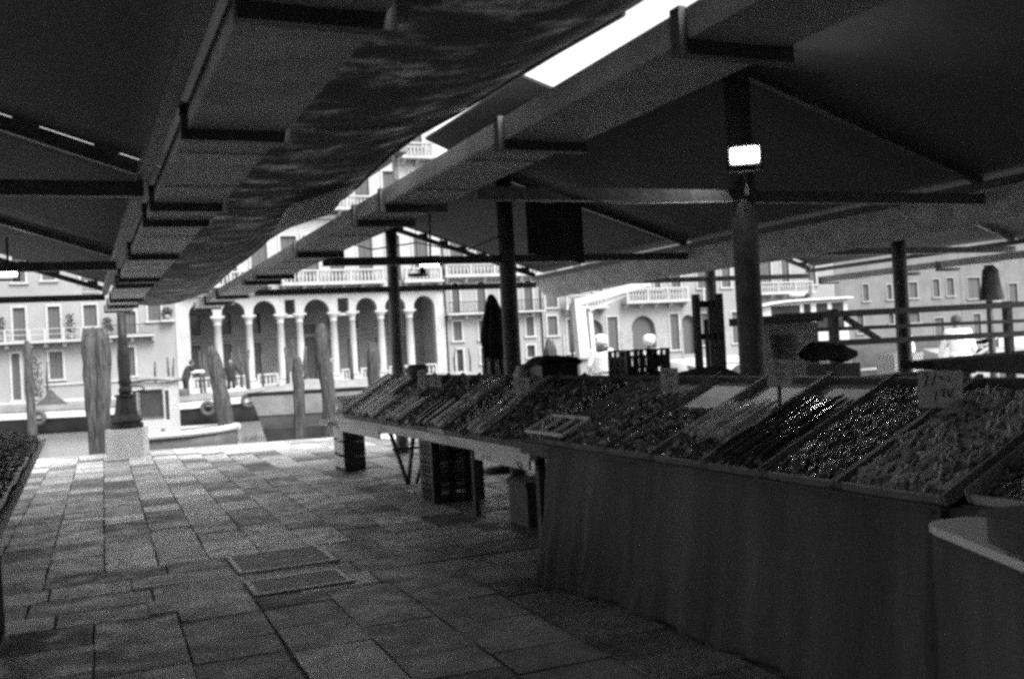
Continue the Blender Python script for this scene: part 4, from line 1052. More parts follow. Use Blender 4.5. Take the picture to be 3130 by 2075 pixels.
for i in range(13):                # i = 12 is the canal end
    y0, y1 = far[i], far[i + 1]; k = TY[i]; o_ = NTH[12 - i]
    tray(S1, y0, y1, '%s tray from the canal end of the trestle table, holding %s' % (o_, WHAT[k]), i, base='wood' if i % 3 == 0 else 'trayb', side='wood' if i in (4, 10, 12) else 'trayb', hs=.052 + .02 * (i % 2), front=i % 4 != 2)
    if k in ('stalk', 'stalkd'):
        mt = ('stalk_lit' if i >= 7 else 'stalk') if k == 'stalk' else 'stalkd'  # canal-end trays take the stalk colour with painted quay light
        lab = '%s stalk lying up the slope in the %s tray from the canal end' % ('long shiny' if k == 'stalk' else 'dark shiny', o_)
        stalks(S1, y0, y1, .02, .50, 17, mt, lab, 40 + i, 'stalks in the %s tray from the canal end' % o_)
        if i % 2 == 0: stalks(S1, y0, y1, .46, .92, 12, mt, lab, 80 + i, 'stalks in the %s tray from the canal end' % o_)
        else: heap(S1, y0, y1, 'leaf', .5, .9, 90, 'leaf', 'leafy tops at the back of the %s tray from the canal end' % o_, .035, i)
    else:
        kk, mt, n, sz = dict(leaf=('leaf', 'leaf', 330, .035), pod=('pod', 'pod', 330, .03), round=('round', 'stalkd', 260, .019), pale=('leaf', 'paleleaf', 300, .035))[k]
        if i >= 8: mt = 'paleprod_lit'  # canal-end heaps lightened in colour for light from the quay
        heap(S1, y0, y1, kk, .02, .9, n, mt, 'heap of %s filling the %s tray from the canal end' % (WHAT[k], o_), sz, i)
near = [7.10, 6.71, 6.28, 5.75, 5.18, 4.63, 4.11, 3.58, 2.96, 2.34, 1.75, 1.2]
NT = ['round', 'pod', 'leaf', 'pale0', 'stalk0', 'stalkd0', 'pods', 'pods', 'pods', 'pods', 'leaf']
for i in range(11):
    y1, y0 = near[i], near[i + 1]; k = NT[i]; SS = S2 if i < 8 else S4
    w_ = dict(round='glinting round produce', pod='small dark pods', leaf='loose leaves', pale0='leaves with a bare pale back half', stalk0='short shiny stalks with a bare back half', stalkd0='dark wet-looking stalks with a bare back half', pods='small pods laid in herringbone rows')[k]
    o_ = NTH[i]
    tray(SS, y0, y1, '%s tray after the white-rimmed box, holding %s' % (o_, w_), i, base='wood' if k.endswith('0') else 'trayb', side='wood' if i == 8 else 'trayb', hs=.074 if i in (3, 4, 5, 8) else .062, back=.06, front=i > 0)
    q = '%s tray after the white-rimmed box' % o_
    if k == 'round': heap(SS, y0, y1, 'round', .02, .95, 260, 'stalkd', 'glinting round produce in the ' + q, .02, 20 + i)
    elif k == 'pod': heap(SS, y0, y1, 'pod', .02, .95, 600, 'pod', 'heap of dark pods in the ' + q, .022, 20 + i)
    elif k == 'leaf': heap(SS, y0, y1, 'leaf', .02, .80, 700, 'leaf', 'loose dark leaves in the ' + q, .03, 20 + i)
    elif k == 'pale0': heap(SS, y0, y1, 'leaf', .02, .60, 560, 'leaf', 'loose leaves at the front of the ' + q, .03, 20 + i)
    elif k == 'stalk0':
        heap(SS, y0, y1, 'leaf', .02, .3, 160, 'leaf', 'leaf litter at the front of the ' + q, .03, 20 + i)
        stalks(SS, y0, y1, .22, .68, 20, 'stalk', 'short shiny stalk in the ' + q, 60 + i, 'stalks in the ' + q)
    elif k == 'stalkd0':
        stalks(SS, y0, y1, .02, .46, 16, 'stalkd', 'dark wet-looking stalk in the ' + q, 60 + i, 'dark stalks in the ' + q)
        stalks(SS, y0, y1, .30, .76, 18, 'stalkd', 'dark wet-looking stalk in the ' + q, 70 + i, 'dark stalks in the ' + q)
    else: heap(SS, y0, y1, 'pod', .02, .93, 900, 'paleleaf' if i % 2 else 'pod', 'small pods in herringbone rows in the ' + q, .024, 20 + i)

# bits lying about on the display: open crates at the canal end
def slat_crate(loc, ang, lab, L_=.5, W_=.32, H_=.17, m1='woodl', tilt=0., group=None, cat='crate'):
    t = thing('slatted_crate', lab, cat, loc, group); Mx = Matrix.Rotation(ang, 3, 'Z') @ Matrix.Rotation(tilt, 3, 'X')
    def P(mb): mb.v = [tuple(Vector(loc) + Mx @ Vector(p)) for p in mb.v]; return mb
    for s in (-1, 1):
        m = MB()
        for z in (.01, H_ * .4, H_ * .75): m.box(-L_ / 2, L_ / 2, s * W_ / 2 - .005, s * W_ / 2 + .005, z, z + H_ * .22)
        part('side_slats', P(m), m1, t)
        m = MB(); m.box(s * L_ / 2 - .008 + s * .009, s * L_ / 2 + .008 + s * .009, -W_ / 2, W_ / 2, 0, H_); part('end_panel', P(m), m1, t)
    m = MB()
    for k in range(4): m.box(-L_ / 2 + .001, L_ / 2 - .001, -W_ / 2 + .008 + k * W_ / 4.2, -W_ / 2 + .008 + k * W_ / 4.2 + W_ / 5, .0, .008)
    part('base_slats', P(m), m1, t)
    return t
slat_crate((3.46, 13.55, .93), .25, 'pale slatted crate tipped at the canal end of the display', .42, .22, .10, tilt=.5)
slat_crate((3.98, 12.55, 1.31), 1.2, 'pale slatted crate standing on edge at the back of the display', .30, .20, .12, tilt=1.0)
m = MB(); m.lathe(4.02, 12.3, [(.10, 1.30), (.13, 1.36), (.13, 1.44), (.10, 1.46)], 12); single('produce_basket', m, 'woodd', 'small dark round basket beside the crate on edge', 'basket', (4.02, 12.3, 1.3))
m = MB(); m.hexa([(3.2, 6.35, .905), (3.5, 6.35, 1.05), (3.5, 6.8, 1.05), (3.2, 6.8, .905), (3.2, 6.35, .925), (3.5, 6.35, 1.07), (3.5, 6.8, 1.07), (3.2, 6.8, .925)])
# white wire-edged box at the front
t = thing('white_box', 'small white-rimmed box with bars at the front corner where the two tables meet', 'box', (3.3, 6.6, .93))
f = T(S2)
m = MB()
for u0, u1, a, b in ((0, .015, 6.36, 7.0), (.25, .265, 6.36, 7.0), (.0155, .2495, 6.36, 6.375), (.0155, .2495, 6.985, 7.0), (.0155, .2495, 6.55, 6.56), (.0155, .2495, 6.76, 6.77)):
    m.hexa([f(u0, a, .085), f(u1, a, .085), f(u1, b, .085), f(u0, b, .085), f(u0, a, .105), f(u1, a, .105), f(u1, b, .105), f(u0, b, .105)])
part('rim', m, 'white', t)

# --- things beneath the table
for k in range(3):
    z = k * .205; lab = ['bottom', 'middle', 'top'][k] + ' wooden crate of the stack propping the canal end of the trestle table'
    t = thing('fruit_crate', lab, 'crate', (3.5, 14.0, z), 'wooden crates under the table end')
    m = MB(); m.box(3.37, 3.66, 13.76, 13.775, z + .004, z + .2); part('end_panel', m, 'plastic', t)
    m = MB(); m.box(3.37, 3.66, 14.305, 14.32, z + .004, z + .2); part('end_panel', m, 'plastic', t)
    for x in (3.345, 3.645):
        m = MB(); m.box(x, x + .018, 13.77, 14.31, z + .045, z + .115); m.box(x, x + .018, 13.77, 14.31, z + .118, z + .2); part('side_slats', m, 'woodl', t)
        m = MB(); m.box(x + .002, x + .016, 13.776, 13.82, z + .004, z + .045); m.box(x + .002, x + .016, 14.26, 14.304, z + .004, z + .045); part('corner_block', m, 'plastic', t)
    m = MB(); m.box(3.363, 3.645, 13.776, 14.304, z + .05, z + .06); part('base', m, 'plastic', t)
def plastic_crate(x0, x1, y0, y1, z, H_, lab, group=None):
    t = thing('plastic_crate', lab, 'crate', ((x0 + x1) / 2, (y0 + y1) / 2, z), group)
    def side(ax, c, a, b):
        m = MB()
        def bx(p, q, z0, z1):
            if ax == 'y': m.box(p, q, c - .008, c + .008, z + z0, z + z1)
            else: m.box(c - .008, c + .008, p, q, z + z0, z + z1)
        L_ = b - a; pil = [a, a + L_ * .30, a + L_ * .61, b - L_ * .09]
        for p in pil: bx(p, p + L_ * .09, 0, H_)
        bx(a + L_ * .09, b - L_ * .09, 0, .03); bx(a + L_ * .09, b - L_ * .09, H_ * .30, H_ * .36); bx(a + L_ * .09, b - L_ * .09, H_ * .68, H_ * .76)
        bx(a + L_ * .09, a + L_ * .30, H_ - .018, H_); bx(a + L_ * .70, b - L_ * .09, H_ - .018, H_)
        n = 15
        for i in range(n):
            p = a + L_ * (.1 + .8 * i / n); bx(p, p + L_ * .012, H_ * .3601, H_ * .6799)
        for s0, s1 in ((.09, .26), (.75, .91)):
            for i in range(2):
                p = a + L_ * (s0 + (s1 - s0) * (i + .6) / 2); bx(p, p + .008, .0301, H_ * .2999)
        part('side_panel', m, 'plastic', t)
    side('y', y0 + .008, x0, x1); side('y', y1 - .008, x0, x1)
    side('x', x0 + .008, y0 + .017, y1 - .017); side('x', x1 - .008, y0 + .017, y1 - .017)
    m = MB()
    for i in range(9): m.box(x0 + .018, x1 - .018, y0 + .02 + (y1 - y0 - .05) * i / 9, y0 + .04 + (y1 - y0 - .05) * i / 9, z + .008, z + .016)
    part('base_grid', m, 'plastic', t)
    return t
for k in range(3):
    plastic_crate(3.37, 3.95, 10.0, 10.42, k * .235 + .003, .23, ['bottom', 'middle', 'top'][k] + ' black plastic crate of the stack under the trestle table', 'black crates under the table')
m = MB(); m.box(3.75, 4.15, 11.0, 11.5, .25, .56); m.box(3.77, 4.13, 11.02, 11.48, .003, .248); single('dark_box', m, 'woodd', 'dark box standing under the trestle table behind the crate stack', 'box', (3.95, 11.2, 0))
m = MB(); m.box(3.6, 4.0, 8.1, 8.5, .003, .36); m.box(3.58, 4.02, 8.08, 8.52, .361, .40); single('lidded_box', m, 'woodd', 'dark lidded box in the shade under the table near the cloth', 'box', (3.8, 8.3, 0))
m = MB(); m.box(3.45, 3.52, 7.5, 7.57, .003, .70); single('table_prop', m, 'woodd', 'square timber prop under the trestle table close to the cloth', 'prop', (3.48, 7.5, 0))
m = MB(); m.box(3.45, 3.5, 9.0, 9.05, .003, .70); single('table_prop', m, 'woodd', 'thin timber prop under the trestle table beside the black crates', 'prop', (3.48, 9, 0))

# --- price cards on stakes
def price_card(p, w_, h_, lab, lean, marks, yaw=-.6, foot=.3):
    t = thing('price_card', lab, 'price card', (p[0], p[1], p[2] - h_ / 2 - foot), 'price cards on stakes')
    Mx = Matrix.Rotation(yaw, 3, 'Z') @ Matrix.Rotation(lean, 3, 'Y'); P = Vector(p)
    m = MB(); m.box(-w_ / 2, w_ / 2, -.003, .003, -h_ / 2, h_ / 2); m.v = [tuple(P + Mx @ Vector(v)) for v in m.v]; c_ = part('card', m, 'card', t)
    m = MB(); m.box(-.011, .011, .004, .016, -h_ / 2 - foot, h_ * .2); m.v = [tuple(P + Mx @ Vector(v)) for v in m.v]; part('stake', m, 'woodd', t)
    def t3(u, v, n=False): return (Mx @ Vector((0, -1, 0))) if n else P + Mx @ Vector((w_ * u, -.004, h_ * v))
    part('handwriting', strokes(marks, t3, .006, .002), 'ink', c_)
A1 = [[(-.3, .35), (-.36, .12), (-.3, .1)], [(-.12, .4), (-.2, .08)], [(-.05, .3), (.0, .36), (.0, .25), (.05, .28)], [(.2, .33), (.18, .2)],
      [(-.1, -.05), (-.13, -.3)], [(0, -.05), (.08, 0), (.07, -.12), (.02, -.17), (.1, -.2)], [(.16, -.02), (.17, -.2)], [(.28, .02), (.2, -.2), (.3, -.22)], [(-.35, .42), (-.3, .3)]]
A2 = [[(-.2, .3), (-.1, .38), (-.05, .3), (-.2, .1)], [(.05, .35), (.05, .12)], [(.15, .3), (.25, .25), (.15, .15)], [(-.2, -.1), (.2, -.08)], [(-.1, -.3), (.05, -.2), (.15, -.32)]]
price_card((3.78, 5.95, 1.315), .125, .17, 'small price card in front of the wooden rack', .03, A2, foot=.20)
price_card((3.78, 4.75, 1.37), .14, .155, 'price card in front of the thick steel post', .05, A2, foot=.27)
price_card((3.78, 3.56, 1.29), .20, .18, 'large price card with two lines of handwriting, nearest whole card', .05, A1, foot=.14)
price_card((3.80, 11.5, 1.29), .10, .22, 'narrow price card near the canal end before the arcade', .02, A2, foot=.14)
price_card((3.72, 10.75, 1.27), .13, .12, 'wide low price card left of the folded umbrella', .02, A2, foot=.16)
price_card((3.74, 9.75, 1.24), .05, .17, 'dark edge-on price card leaning below the folded umbrella', .14, A2, yaw=.6, foot=.14)
price_card((3.74, 8.40, 1.25), .15, .15, 'plain price card below the second steel post', .06, A2, foot=.16)
price_card((3.85, 2.98, 1.32), .13, .16, 'price card cut by the right edge of the picture', .03, A2, foot=.2)

# --- back counter and what stands on it
t = thing('back_counter', 'dark wooden counter running behind the produce trays', 'counter', (4.5, 5, 0))
m = MB(); m.box(4.36, 4.95, 1.2, 8.6, .003, 1.14); part('body', m, 'woodd', t)
m = MB(); m.box(4.33, 4.98, 1.15, 8.65, 1.143, 1.18); part('counter_top', m, 'woodd', t)
m = MB(); m.box(4.25, 4.27, 1.2, 7.0, .95, 1.285); part('back_board', m, 'trayb', t)
plastic_crate(4.36, 4.80, 7.52, 7.86, 1.293, .235, 'black openwork plastic crate standing behind the display in front of the vendors')
m = MB(); m.box(4.34, 4.93, 7.3, 8.1, 1.182, 1.290); single('dark_board', m, 'plastic', 'dark board on the back counter under the plastic crate', 'board', (4.5, 7.5, 1.18))
def lump(x, y, z, rx, ry, rz, mt, nm, lab, cat, seed, n=26, mm=18):
    r_ = random.Random(seed); m = MB(); m.ell((x, y, z + rz * .92), (rx, ry, rz), n, mm)
    ph = [r_.uniform(0, 6) for _ in range(6)]
    v2 = []
    for X, Y, Z in m.v:
        dx, dy, dz = X - x, Y - y, Z - z - rz
        k = 1 + .10 * math.sin(5 * math.atan2(dy, dx) + ph[0]) + .07 * math.sin(9 * dz / rz + ph[1] + 3 * dx / rx)
        v2.append((x + dx * k, y + dy * k, max(z, z + rz + dz * k)))
    m.v = v2
    return single(nm, m, mt, lab, cat, (x, y, z))
t = thing('covered_crate', 'dark crate with black cover standing at the back of the display beside the second post', 'crate', (4.15, 8.6, 1.2))
m = MB(); m.box(3.98, 4.36, 8.45, 8.8, 1.16, 1.44); part('body', m, 'plastic', t)
m = MB(); m.sheet(lambda u, v: (3.95 + .44 * u, 8.42 + .42 * v, 1.445 + .05 * math.sin(math.pi * u) + .02 * math.sin(9 * u + 5 * v)), 8, 8, .03); part('cover', m, 'clothd', t)
lump(4.00, 8.88, 1.2, .11, .12, .125, 'canvas2', 'pale_sack', 'pale cloth sack slumped left of the dark covered crate', 'sack', 3)
lump(4.62, 6.75, 1.182, .3, .22, .09, 'clothd', 'dark_bag', 'flat dark bag lying on the back counter right of the plastic crate', 'bag', 5)
lump(4.55, 7.95, 1.292, .10, .1, .05, 'paleleaf', 'crumpled_paper', 'crumpled pale paper lying by the plastic crate', 'paper', 6)

# wooden rack
t = thing('slatted_rack', 'dark upright slatted wooden rack standing left of the thick steel post', 'rack', (5.22, 7.55, 0))
for x in (5.085, 5.335):
    m = MB(); m.box(x, x + .05, 7.5, 7.56, .003, 1.99); part('upright', m, 'woodd', t)
for z0, z1 in ((1.87, 1.93), (1.58, 1.635), (1.27, 1.33), (.5, .56)):
    m = MB(); m.box(5.1355, 5.3345, 7.51, 7.55, z0, z1); part('rail', m, 'woodd', t)
for i, x in enumerate((5.165, 5.22, 5.275)):
    m = MB(); m.box(x, x + .032, 7.48, 7.505, 1.0, 1.76 if i == 0 else 1.93); part('slat', m, 'woodd', t)
# folded parasol
t = thing('folded_parasol', 'folded dark market parasol with pale striped lower edge between the steel posts', 'parasol', (5.0, 12.05, 0))
m = MB(); m.lathe(5.02, 12.05, [(.03, .003), (.025, .02), (.025, 2.25)], 8); part('pole', m, 'steel', t)
m = MB(); m.lathe(5.02, 12.05, [(.25, .003), (.25, .06), (.05, .09)], 16); part('foot', m, 'plastic', t)
PR = [(2.32, .02), (2.28, .05), (2.2, .075), (2.0, .135), (1.8, .175), (1.72, .18), (1.66, .17), (1.6, .155), (1.5, .15)]
def prof_r(z):
    for (za, ra), (zb, rb) in zip(PR, PR[1:]):
        if z >= zb: return ra + (rb - ra) * (za - z) / (za - zb)
    return PR[-1][1]
def fold(z0, z1):
    def fn(u, v):
        a = 2 * math.pi * u; z = z0 + (z1 - z0) * v; q = (2.32 - z)
        r = prof_r(z) * (1 + .15 * math.sin(8 * a + 1.2 * q) + .05 * math.sin(13 * a + 3 * q))
        return (5.0 + .03 * math.sin(3 * q) + r * math.cos(a), 12.05 + r * math.sin(a), z)
    return fn
m = MB(); m.sheet(fold(2.32, 1.665), 96, 24, .004); part('canopy', m, 'clothd', t)
m = MB(); m.sheet(fold(1.66, 1.50), 96, 8, .004); part('tie_band', m, 'navy', t)
mats = [MB(), MB()]
for k in range(16):
    a0 = 2 * math.pi * k / 16; a1 = 2 * math.pi * (k + 1) / 16
    def fl(u, v): 
        a = a0 + (a1 - a0) * u; r = (.148 + .02 * v) * (1 + .1 * math.sin(8 * a)); return (5.0 + r * math.cos(a), 12.05 + r * math.sin(a), 1.498 - .42 * v)
    mats[k % 2].sheet(fl, 3, 5, .004)
part('valance', mats[0], 'clothd', t); part('valance_stripes', mats[1], 'whitecloth', t)

# --- dark things to the right of the thick post
t = thing('grey_cabinet', 'grey sheet-sided cabinet with dark top behind the thick steel post', 'cabinet', (6.9, 8.7, 0))
m = MB(); m.box(6.60, 7.24, 8.42, 8.92, .003, 1.70); part('body', m, 'canvas2', t)
m = MB(); m.box(6.50, 7.28, 8.37, 8.97, 1.703, 1.785); part('top', m, 'woodd', t)
m = MB(); m.sheet(lambda u, v: (6.66 + .26 * u + .03 * v, 8.38 - .03 * math.sin(3 * u), 1.58 - (.30 - .1 * u) * v), 8, 6, .02, off=(0, 1, 0)); part('hung_cloth', m, 'midcloth', t)
t = thing('crate_pile', 'dark stack of covered crates below the dark bundle', 'crates', (6.5, 7.6, 0))
m = MB(); m.box(6.5, 6.80, 7.35, 7.75, .003, 1.28); part('body', m, 'plastic', t)
def bund(u, v):
    a = 2 * math.pi * u
    r = (.03 + .06 * min(1, 5 * v)) * (1.0 if v < .72 else max(.25, 1 - 2.4 * (v - .72)))
    return (6.22 + .60 * v, 7.50 - .08 * v + r * math.cos(a) * .8, 1.385 + .02 * math.sin(5 * v) + r * math.sin(a) * (1 + .08 * math.sin(9 * v)))
m = MB(); m.sheet(bund, 24, 24, .004, off=(1, 0, 0)); single('dark_bundle', m, 'clothd', 'dark rolled bundle lying level in front of the grey cabinet', 'bundle', (6.5, 7.5, 1.3))
t = thing('goods_railing', 'dark railing of three horizontal bars with a diagonal brace behind the stall', 'railing', (9.5, 9.2, 0))
for z, h_ in ((1.79, .075), (1.625, .045), (1.46, .07)):
    m = MB(); m.bar((7.3, 9.2, z - .005), (12.2, 9.2, z + .012 - (.06 if z < 1.7 else 0)), .06, h_); part('rail', m, 'steel', t)
for x in (8.22, 11.1):
    m = MB(); m.box(x - .045, x + .045, 9.245, 9.33, .003, 1.85); part('post', m, 'steel', t)
m = MB(); m.bar((8.32, 9.2, 1.74), (8.82, 9.2, 1.46), .05, .06); part('brace', m, 'steel', t)
t = thing('rear_counter', 'dark counter below the railing with an empty top', 'counter', (8.9, 9.4, 0))
m = MB(); m.box(7.7, 9.6, 8.6, 9.15, .003, 1.0); part('body', m, 'woodd', t)
m = MB(); m.box(7.65, 9.65, 8.55, 9.18, 1.003, 1.04); part('counter_top', m, 'woodd', t)
m = MB(); m.hexa([(8.95, 8.5, 1.10), (11.6, 8.3, .85), (11.6, 9.0, .85), (8.95, 9.0, 1.10), (8.93, 8.5, 1.185), (11.6, 8.3, 1.20), (11.6, 9.0, 1.22), (8.93, 9.0, 1.185)])
single('slanting_tarp', m, 'clothd', 'dark wedge of tarpaulin stretched over goods at the right', 'tarpaulin', (10, 8.7, .9))
m = MB(); m.box(9.9, 11.5, 8.32, 8.98, .003, .84); single('goods_chest', m, 'plastic', 'dark chest under the slanting tarpaulin at the right', 'chest', (10.7, 8.6, 0))
t = thing('coat_pole', 'thin dark pole with a dark coat hung high on it at the right', 'pole', (13.42, 11.55, 0))
m = MB(); m.lathe(13.42, 11.55, [(.06, .003), (.05, 2.5)], 10); part('pole', m, 'steel', t)
m = MB()
for (z0, r0), (z1, r1) in zip([(2.5, .06), (2.42, .15), (2.2, .18), (1.95, .24), (1.93, .02)], [(2.42, .15), (2.2, .18), (1.95, .24), (1.93, .02)]):
    m.sheet(lambda u, v, z0=z0, z1=z1, r0=r0, r1=r1: (13.42 + (r0 + (r1 - r0) * v) * math.cos(6.283 * u) * (1 + .1 * math.sin(25 * u)), 11.5 + .6 * (r0 + (r1 - r0) * v) * math.sin(6.283 * u), z0 + (z1 - z0) * v), 30, 3, .004)
part('coat', m, 'clothd', t)
# pale boxes stacked on the quay at right
for i, (x, y, z, w_, h_) in enumerate([(12.2, 12.3, 0, .6, .38), (12.2, 12.3, .382, .6, .38), (12.2, 12.3, .764, .6, .40), (13.0, 12.3, 0, .6, .4), (13.0, 12.3, .402, .6, .42), (9.9, 11.9, 0, .7, .42), (9.9, 11.9, .422, .7, .42), (10.0, 11.9, .844, .55, .30)]):
    lab = ['lowest white foam box of the stack left of the pale-jacketed person', 'second white foam box of the stack left of the pale-jacketed person', 'topmost white foam box of the stack left of the pale-jacketed person', 'lower white foam box of the pair beside the pale-jacketed person', 'upper white foam box of the pair beside the pale-jacketed person',
           'lowest white foam box seen between the railing posts', 'second white foam box seen between the railing posts', 'top narrow white foam box seen between the railing posts'][i]
    t = thing('foam_box', lab, 'box', (x, y, z), 'white foam boxes at the right')
    m = MB(); m.box(x - w_ / 2, x + w_ / 2, y - .2, y + .2, z + .003, z + h_ - .07); part('box_body', m, 'white', t)
    m = MB(); m.box(x - w_ / 2 - .01, x + w_ / 2 + .01, y - .21, y + .21, z + h_ - .068, z + h_); part('lid', m, 'white', t)

# --- foreground table with white board, bottom right
t = thing('white_topped_table', 'table with rounded white board top at the lower right corner', 'table', (3.2, 2.2, 0))
p0 = Vector((2.905, 2.865)); da = Vector((-.38, -.925)); db = Vector((.992, -.126))
def q2(a, b): v = p0 + da * a + db * b; return (v.x, v.y)
poly = [q2(.10, 0), q2(1.9, 0), q2(1.9, .40), q2(0, .27), q2(0, .08), q2(.012, .04), q2(.04, .012)]
m = MB(); m.prism(poly, .825, .855); part('board', m, 'white', t)
def sk(u, v):
    L_ = 1.84 * u; x, y = q2(.03 + L_, .03); return (x - .012 * math.sin(30 * u) * v - .02 * v, y + .012 * math.sin(30 * u) * v, .824 - .81 * v)
m = MB(); m.sheet(sk, 60, 8, .008, off=(1, 0, 0)); part('shade_skirt', m, 'cloth', t)
m = MB(); m.sheet(lambda u, v: (*q2(.03, .03 + .36 * u), .824 - .81 * v), 6, 6, .008, off=(0, -1, 0)); part('shade_skirt', m, 'cloth', t)
m = MB(); m.prism([q2(.43, .045), q2(.95, .05), q2(.95, .38), q2(.43, .36)], .858, .95); m.prism([q2(.40, .03), q2(.98, .035), q2(.98, .39), q2(.40, .375)], .9502, .962); single('dark_tray', m, 'woodd', 'dark tray standing on the white board at the lower right', 'tray', (*q2(.5, .2), .858))

# ------------------------------------------------------------------ left stall
t = thing('left_stall_table', 'low table with pale rounded edge at the left side of the aisle', 'table', (-1, 10, 0))
m = MB(); m.box(-1.7, -.46, 4.2, 14.0, .72, .76); part('table_top', m, 'woodd', t)
m = MB(); m.tube([(-.44, 4.2, .765), (-.44, 13.95, .765)], .03, 8); part('edge_roll', m, 'wood', t)
for y in (4.6, 9.3, 13.6):
    for x in (-1.15, -1.65): m = MB(); m.box(x - .03, x + .03, y - .03, y + .03, .003, .719); part('leg', m, 'steel', t)
m = MB(); m.sheet(lambda u, v: (-.50 - .03 * math.sin(30 * u) * v - .02 * v + .16 * v * max(0, 1 - u * 2), 3.2 + 3.8 * u, .715 - .70 * v), 60, 8, .01, off=(-1, 0, 0)); part('shade_skirt', m, 'clothd', t)  # dark sheet added in place of the soft shade under the stall
S3 = (Vector((-.48, 0, .775)), Vector((-1.55, 0, 1.02)), 6, 14)
ys = [6.2, 7.7, 9.2, 10.8, 12.4, 13.9]
for i in range(5):
    nm = ['nearest', 'second nearest', 'middle', 'second farthest', 'farthest'][i]
    y0, y1 = ys[i], ys[i + 1]; f = T(S3)
    r_ = random.Random(90 + i); m = MB()
    for k in range(900):
        u = r_.uniform(0.02, 1.0); y = r_.uniform(y0, y1); h = .02 + .05 * r_.random() * min(1, u / .15)
        c = f(u, y, -h if False else h); s_ = r_.uniform(.016, .05)
        c = Vector((c.x, c.y, .785 + .24 * u + .06 * r_.random()))
        q = Matrix.Rotation(r_.uniform(0, 6.3), 3, 'Z') @ Matrix.Rotation(r_.uniform(-.7, .7), 3, 'X')
        P = [(-s_, 0, 0), (-s_ * .3, -s_ * .6, .2 * s_), (s_ * .7, -s_ * .4, 0), (s_, 0, -.1 * s_), (s_ * .5, s_ * .5, .15 * s_), (-s_ * .3, s_ * .6, .2 * s_)]
        m.add([c + q @ Vector(p) for p in P], [(0, 1, 2, 3, 4, 5)])
    m.sheet(lambda a, b: (-.48 - 1.05 * a, y0 + .02 + (y1 - y0 - .04) * b, .79 + .25 * a + .02 * math.sin(9 * a + 7 * b)), 10, 10, .015)
    single('leafy_heap', m, 'paleleaf' if i > 2 else 'leaf', '%s heap of loose leafy produce on the left stall' % nm, 'produce', (-1, (y0 + y1) / 2, .8), kind='stuff')  # two farthest heaps paler, daylight from the quay put into the colour
    for k in range(3):
        m = MB(); y = y0 + .2 + .45 * k; m.hexa([(-.52, y, .84), (-.95, y + .05, .95), (-.95, y + .11, .95), (-.52, y + .08, .84), (-.52, y, .852), (-.95, y + .05, .962), (-.95, y + .11, .962), (-.52, y + .08, .852)])
        single('wrapping_strip', m, 'paleleaf', 'pale strip of produce wrapping on the %s heap of the left stall' % nm, 'wrapping', (-.8, y, .9), 'strips on the %s heap of the left stall' % nm)

# loose lines under the canopy
def cable(pts, r, lab):
    m = MB(); m.tube(pts, r, 5); single('cable', m, 'boatm', lab, 'cable', pts[0])
cable([(5.95, 9.2, 2.72), (6.2, 9.0, 3.2)], .006, 'thin pale line slanting down from the roof right of the hanging tarpaulin')
cable([(2.75, 11.2, 2.95), (3.1, 10.9, 2.80), (3.6, 10.8, 2.86), (4.2, 10.9, 2.76), (4.7, 10.95, 2.95)], .008, 'slack cable looped under the canopy before the second steel post')
cable([(4.72, 6.3, 2.63), (3.6, 6.3, 2.60), (2.9, 6.32, 2.76)], .007, 'cable running left from the lamp post along the tie beam')

# ------------------------------------------------------------------ lamps
def floodlight(p, w_, h_, yaw, pitch, lab, mt, stem=None):
    t = thing('floodlight', lab, 'floodlight', p, 'floodlights under the canopies')
    Mx = Matrix.Rotation(yaw, 3, 'Z') @ Matrix.Rotation(pitch, 3, 'X'); P = Vector(p)
    def pl(m): m.v = [tuple(P + Mx @ Vector(v)) for v in m.v]; return m
    m = MB(); m.box(-w_ / 2 - .02, w_ / 2 + .02, .012, .09, -h_ / 2 - .02, h_ / 2 + .02); part('housing', pl(m), 'iron', t)
    m = MB(); m.box(-w_ / 2, w_ / 2, 0, .011, -h_ / 2, h_ / 2); part('lit_glass', pl(m), mt, t)
    m = MB(); m.box(-w_ / 2 - .035, -w_ / 2 - .021, .03, .06, -h_ / 2 - .06, .02); m.box(w_ / 2 + .021, w_ / 2 + .035, .03, .06, -h_ / 2 - .06, .02); m.box(-w_ / 2 - .035, w_ / 2 + .035, .03, .06, -h_ / 2 - .075, -h_ / 2 - .0601); part('bracket', pl(m), 'iron', t)
    if stem: m = MB(); m.bar(stem[0], stem[1], .025, .025); part('stem', m, 'steel', t)
floodlight((4.68, 6.14, 2.955), .195, .105, -.60, .12, 'bright rectangular floodlight on the thick steel post', 'lampglass', ((4.74, 6.22, 2.66), (4.74, 6.22, 2.87)))
floodlight((4.50, 13.0, 2.82), .26, .10, -.4, 1.15, 'small lit floodlight below the far tie beam, seen edge on', 'lampsoft', ((4.55, 13.1, 2.83), (4.6, 13.15, 3.6)))
floodlight((-.68, 12.3, 2.74), .22, .07, .1, .5, 'lit floodlight at the far left under the canopy', 'lampsoft', ((-.66, 12.38, 2.76), (-.66, 12.4, 3.15)))
t = thing('hanging_scale', 'hanging scale with dark pan below the small far floodlight', 'scale', (4.33, 13.0, 2.65))
m = MB(); m.lathe(4.33, 13.0, [(.02, 2.645), (.13, 2.655), (.145, 2.69), (.135, 2.69)], 16, sy=.8); part('pan', m, 'steel', t)
m = MB()
for a in (-.13, .13): m.tube([(4.33 + a, 13, 2.69), (4.33 + a * .3, 13, 2.86)], .005, 5)
m.tube([(4.33, 13, 2.86), (4.33, 13, 3.55)], .006, 5); part('chain', m, 'steel', t)
m = MB(); m.lathe(4.40, 13.0, [(.04, 2.695), (.055, 2.73), (.03, 2.78)], 10); part('weight', m, 'iron', t)


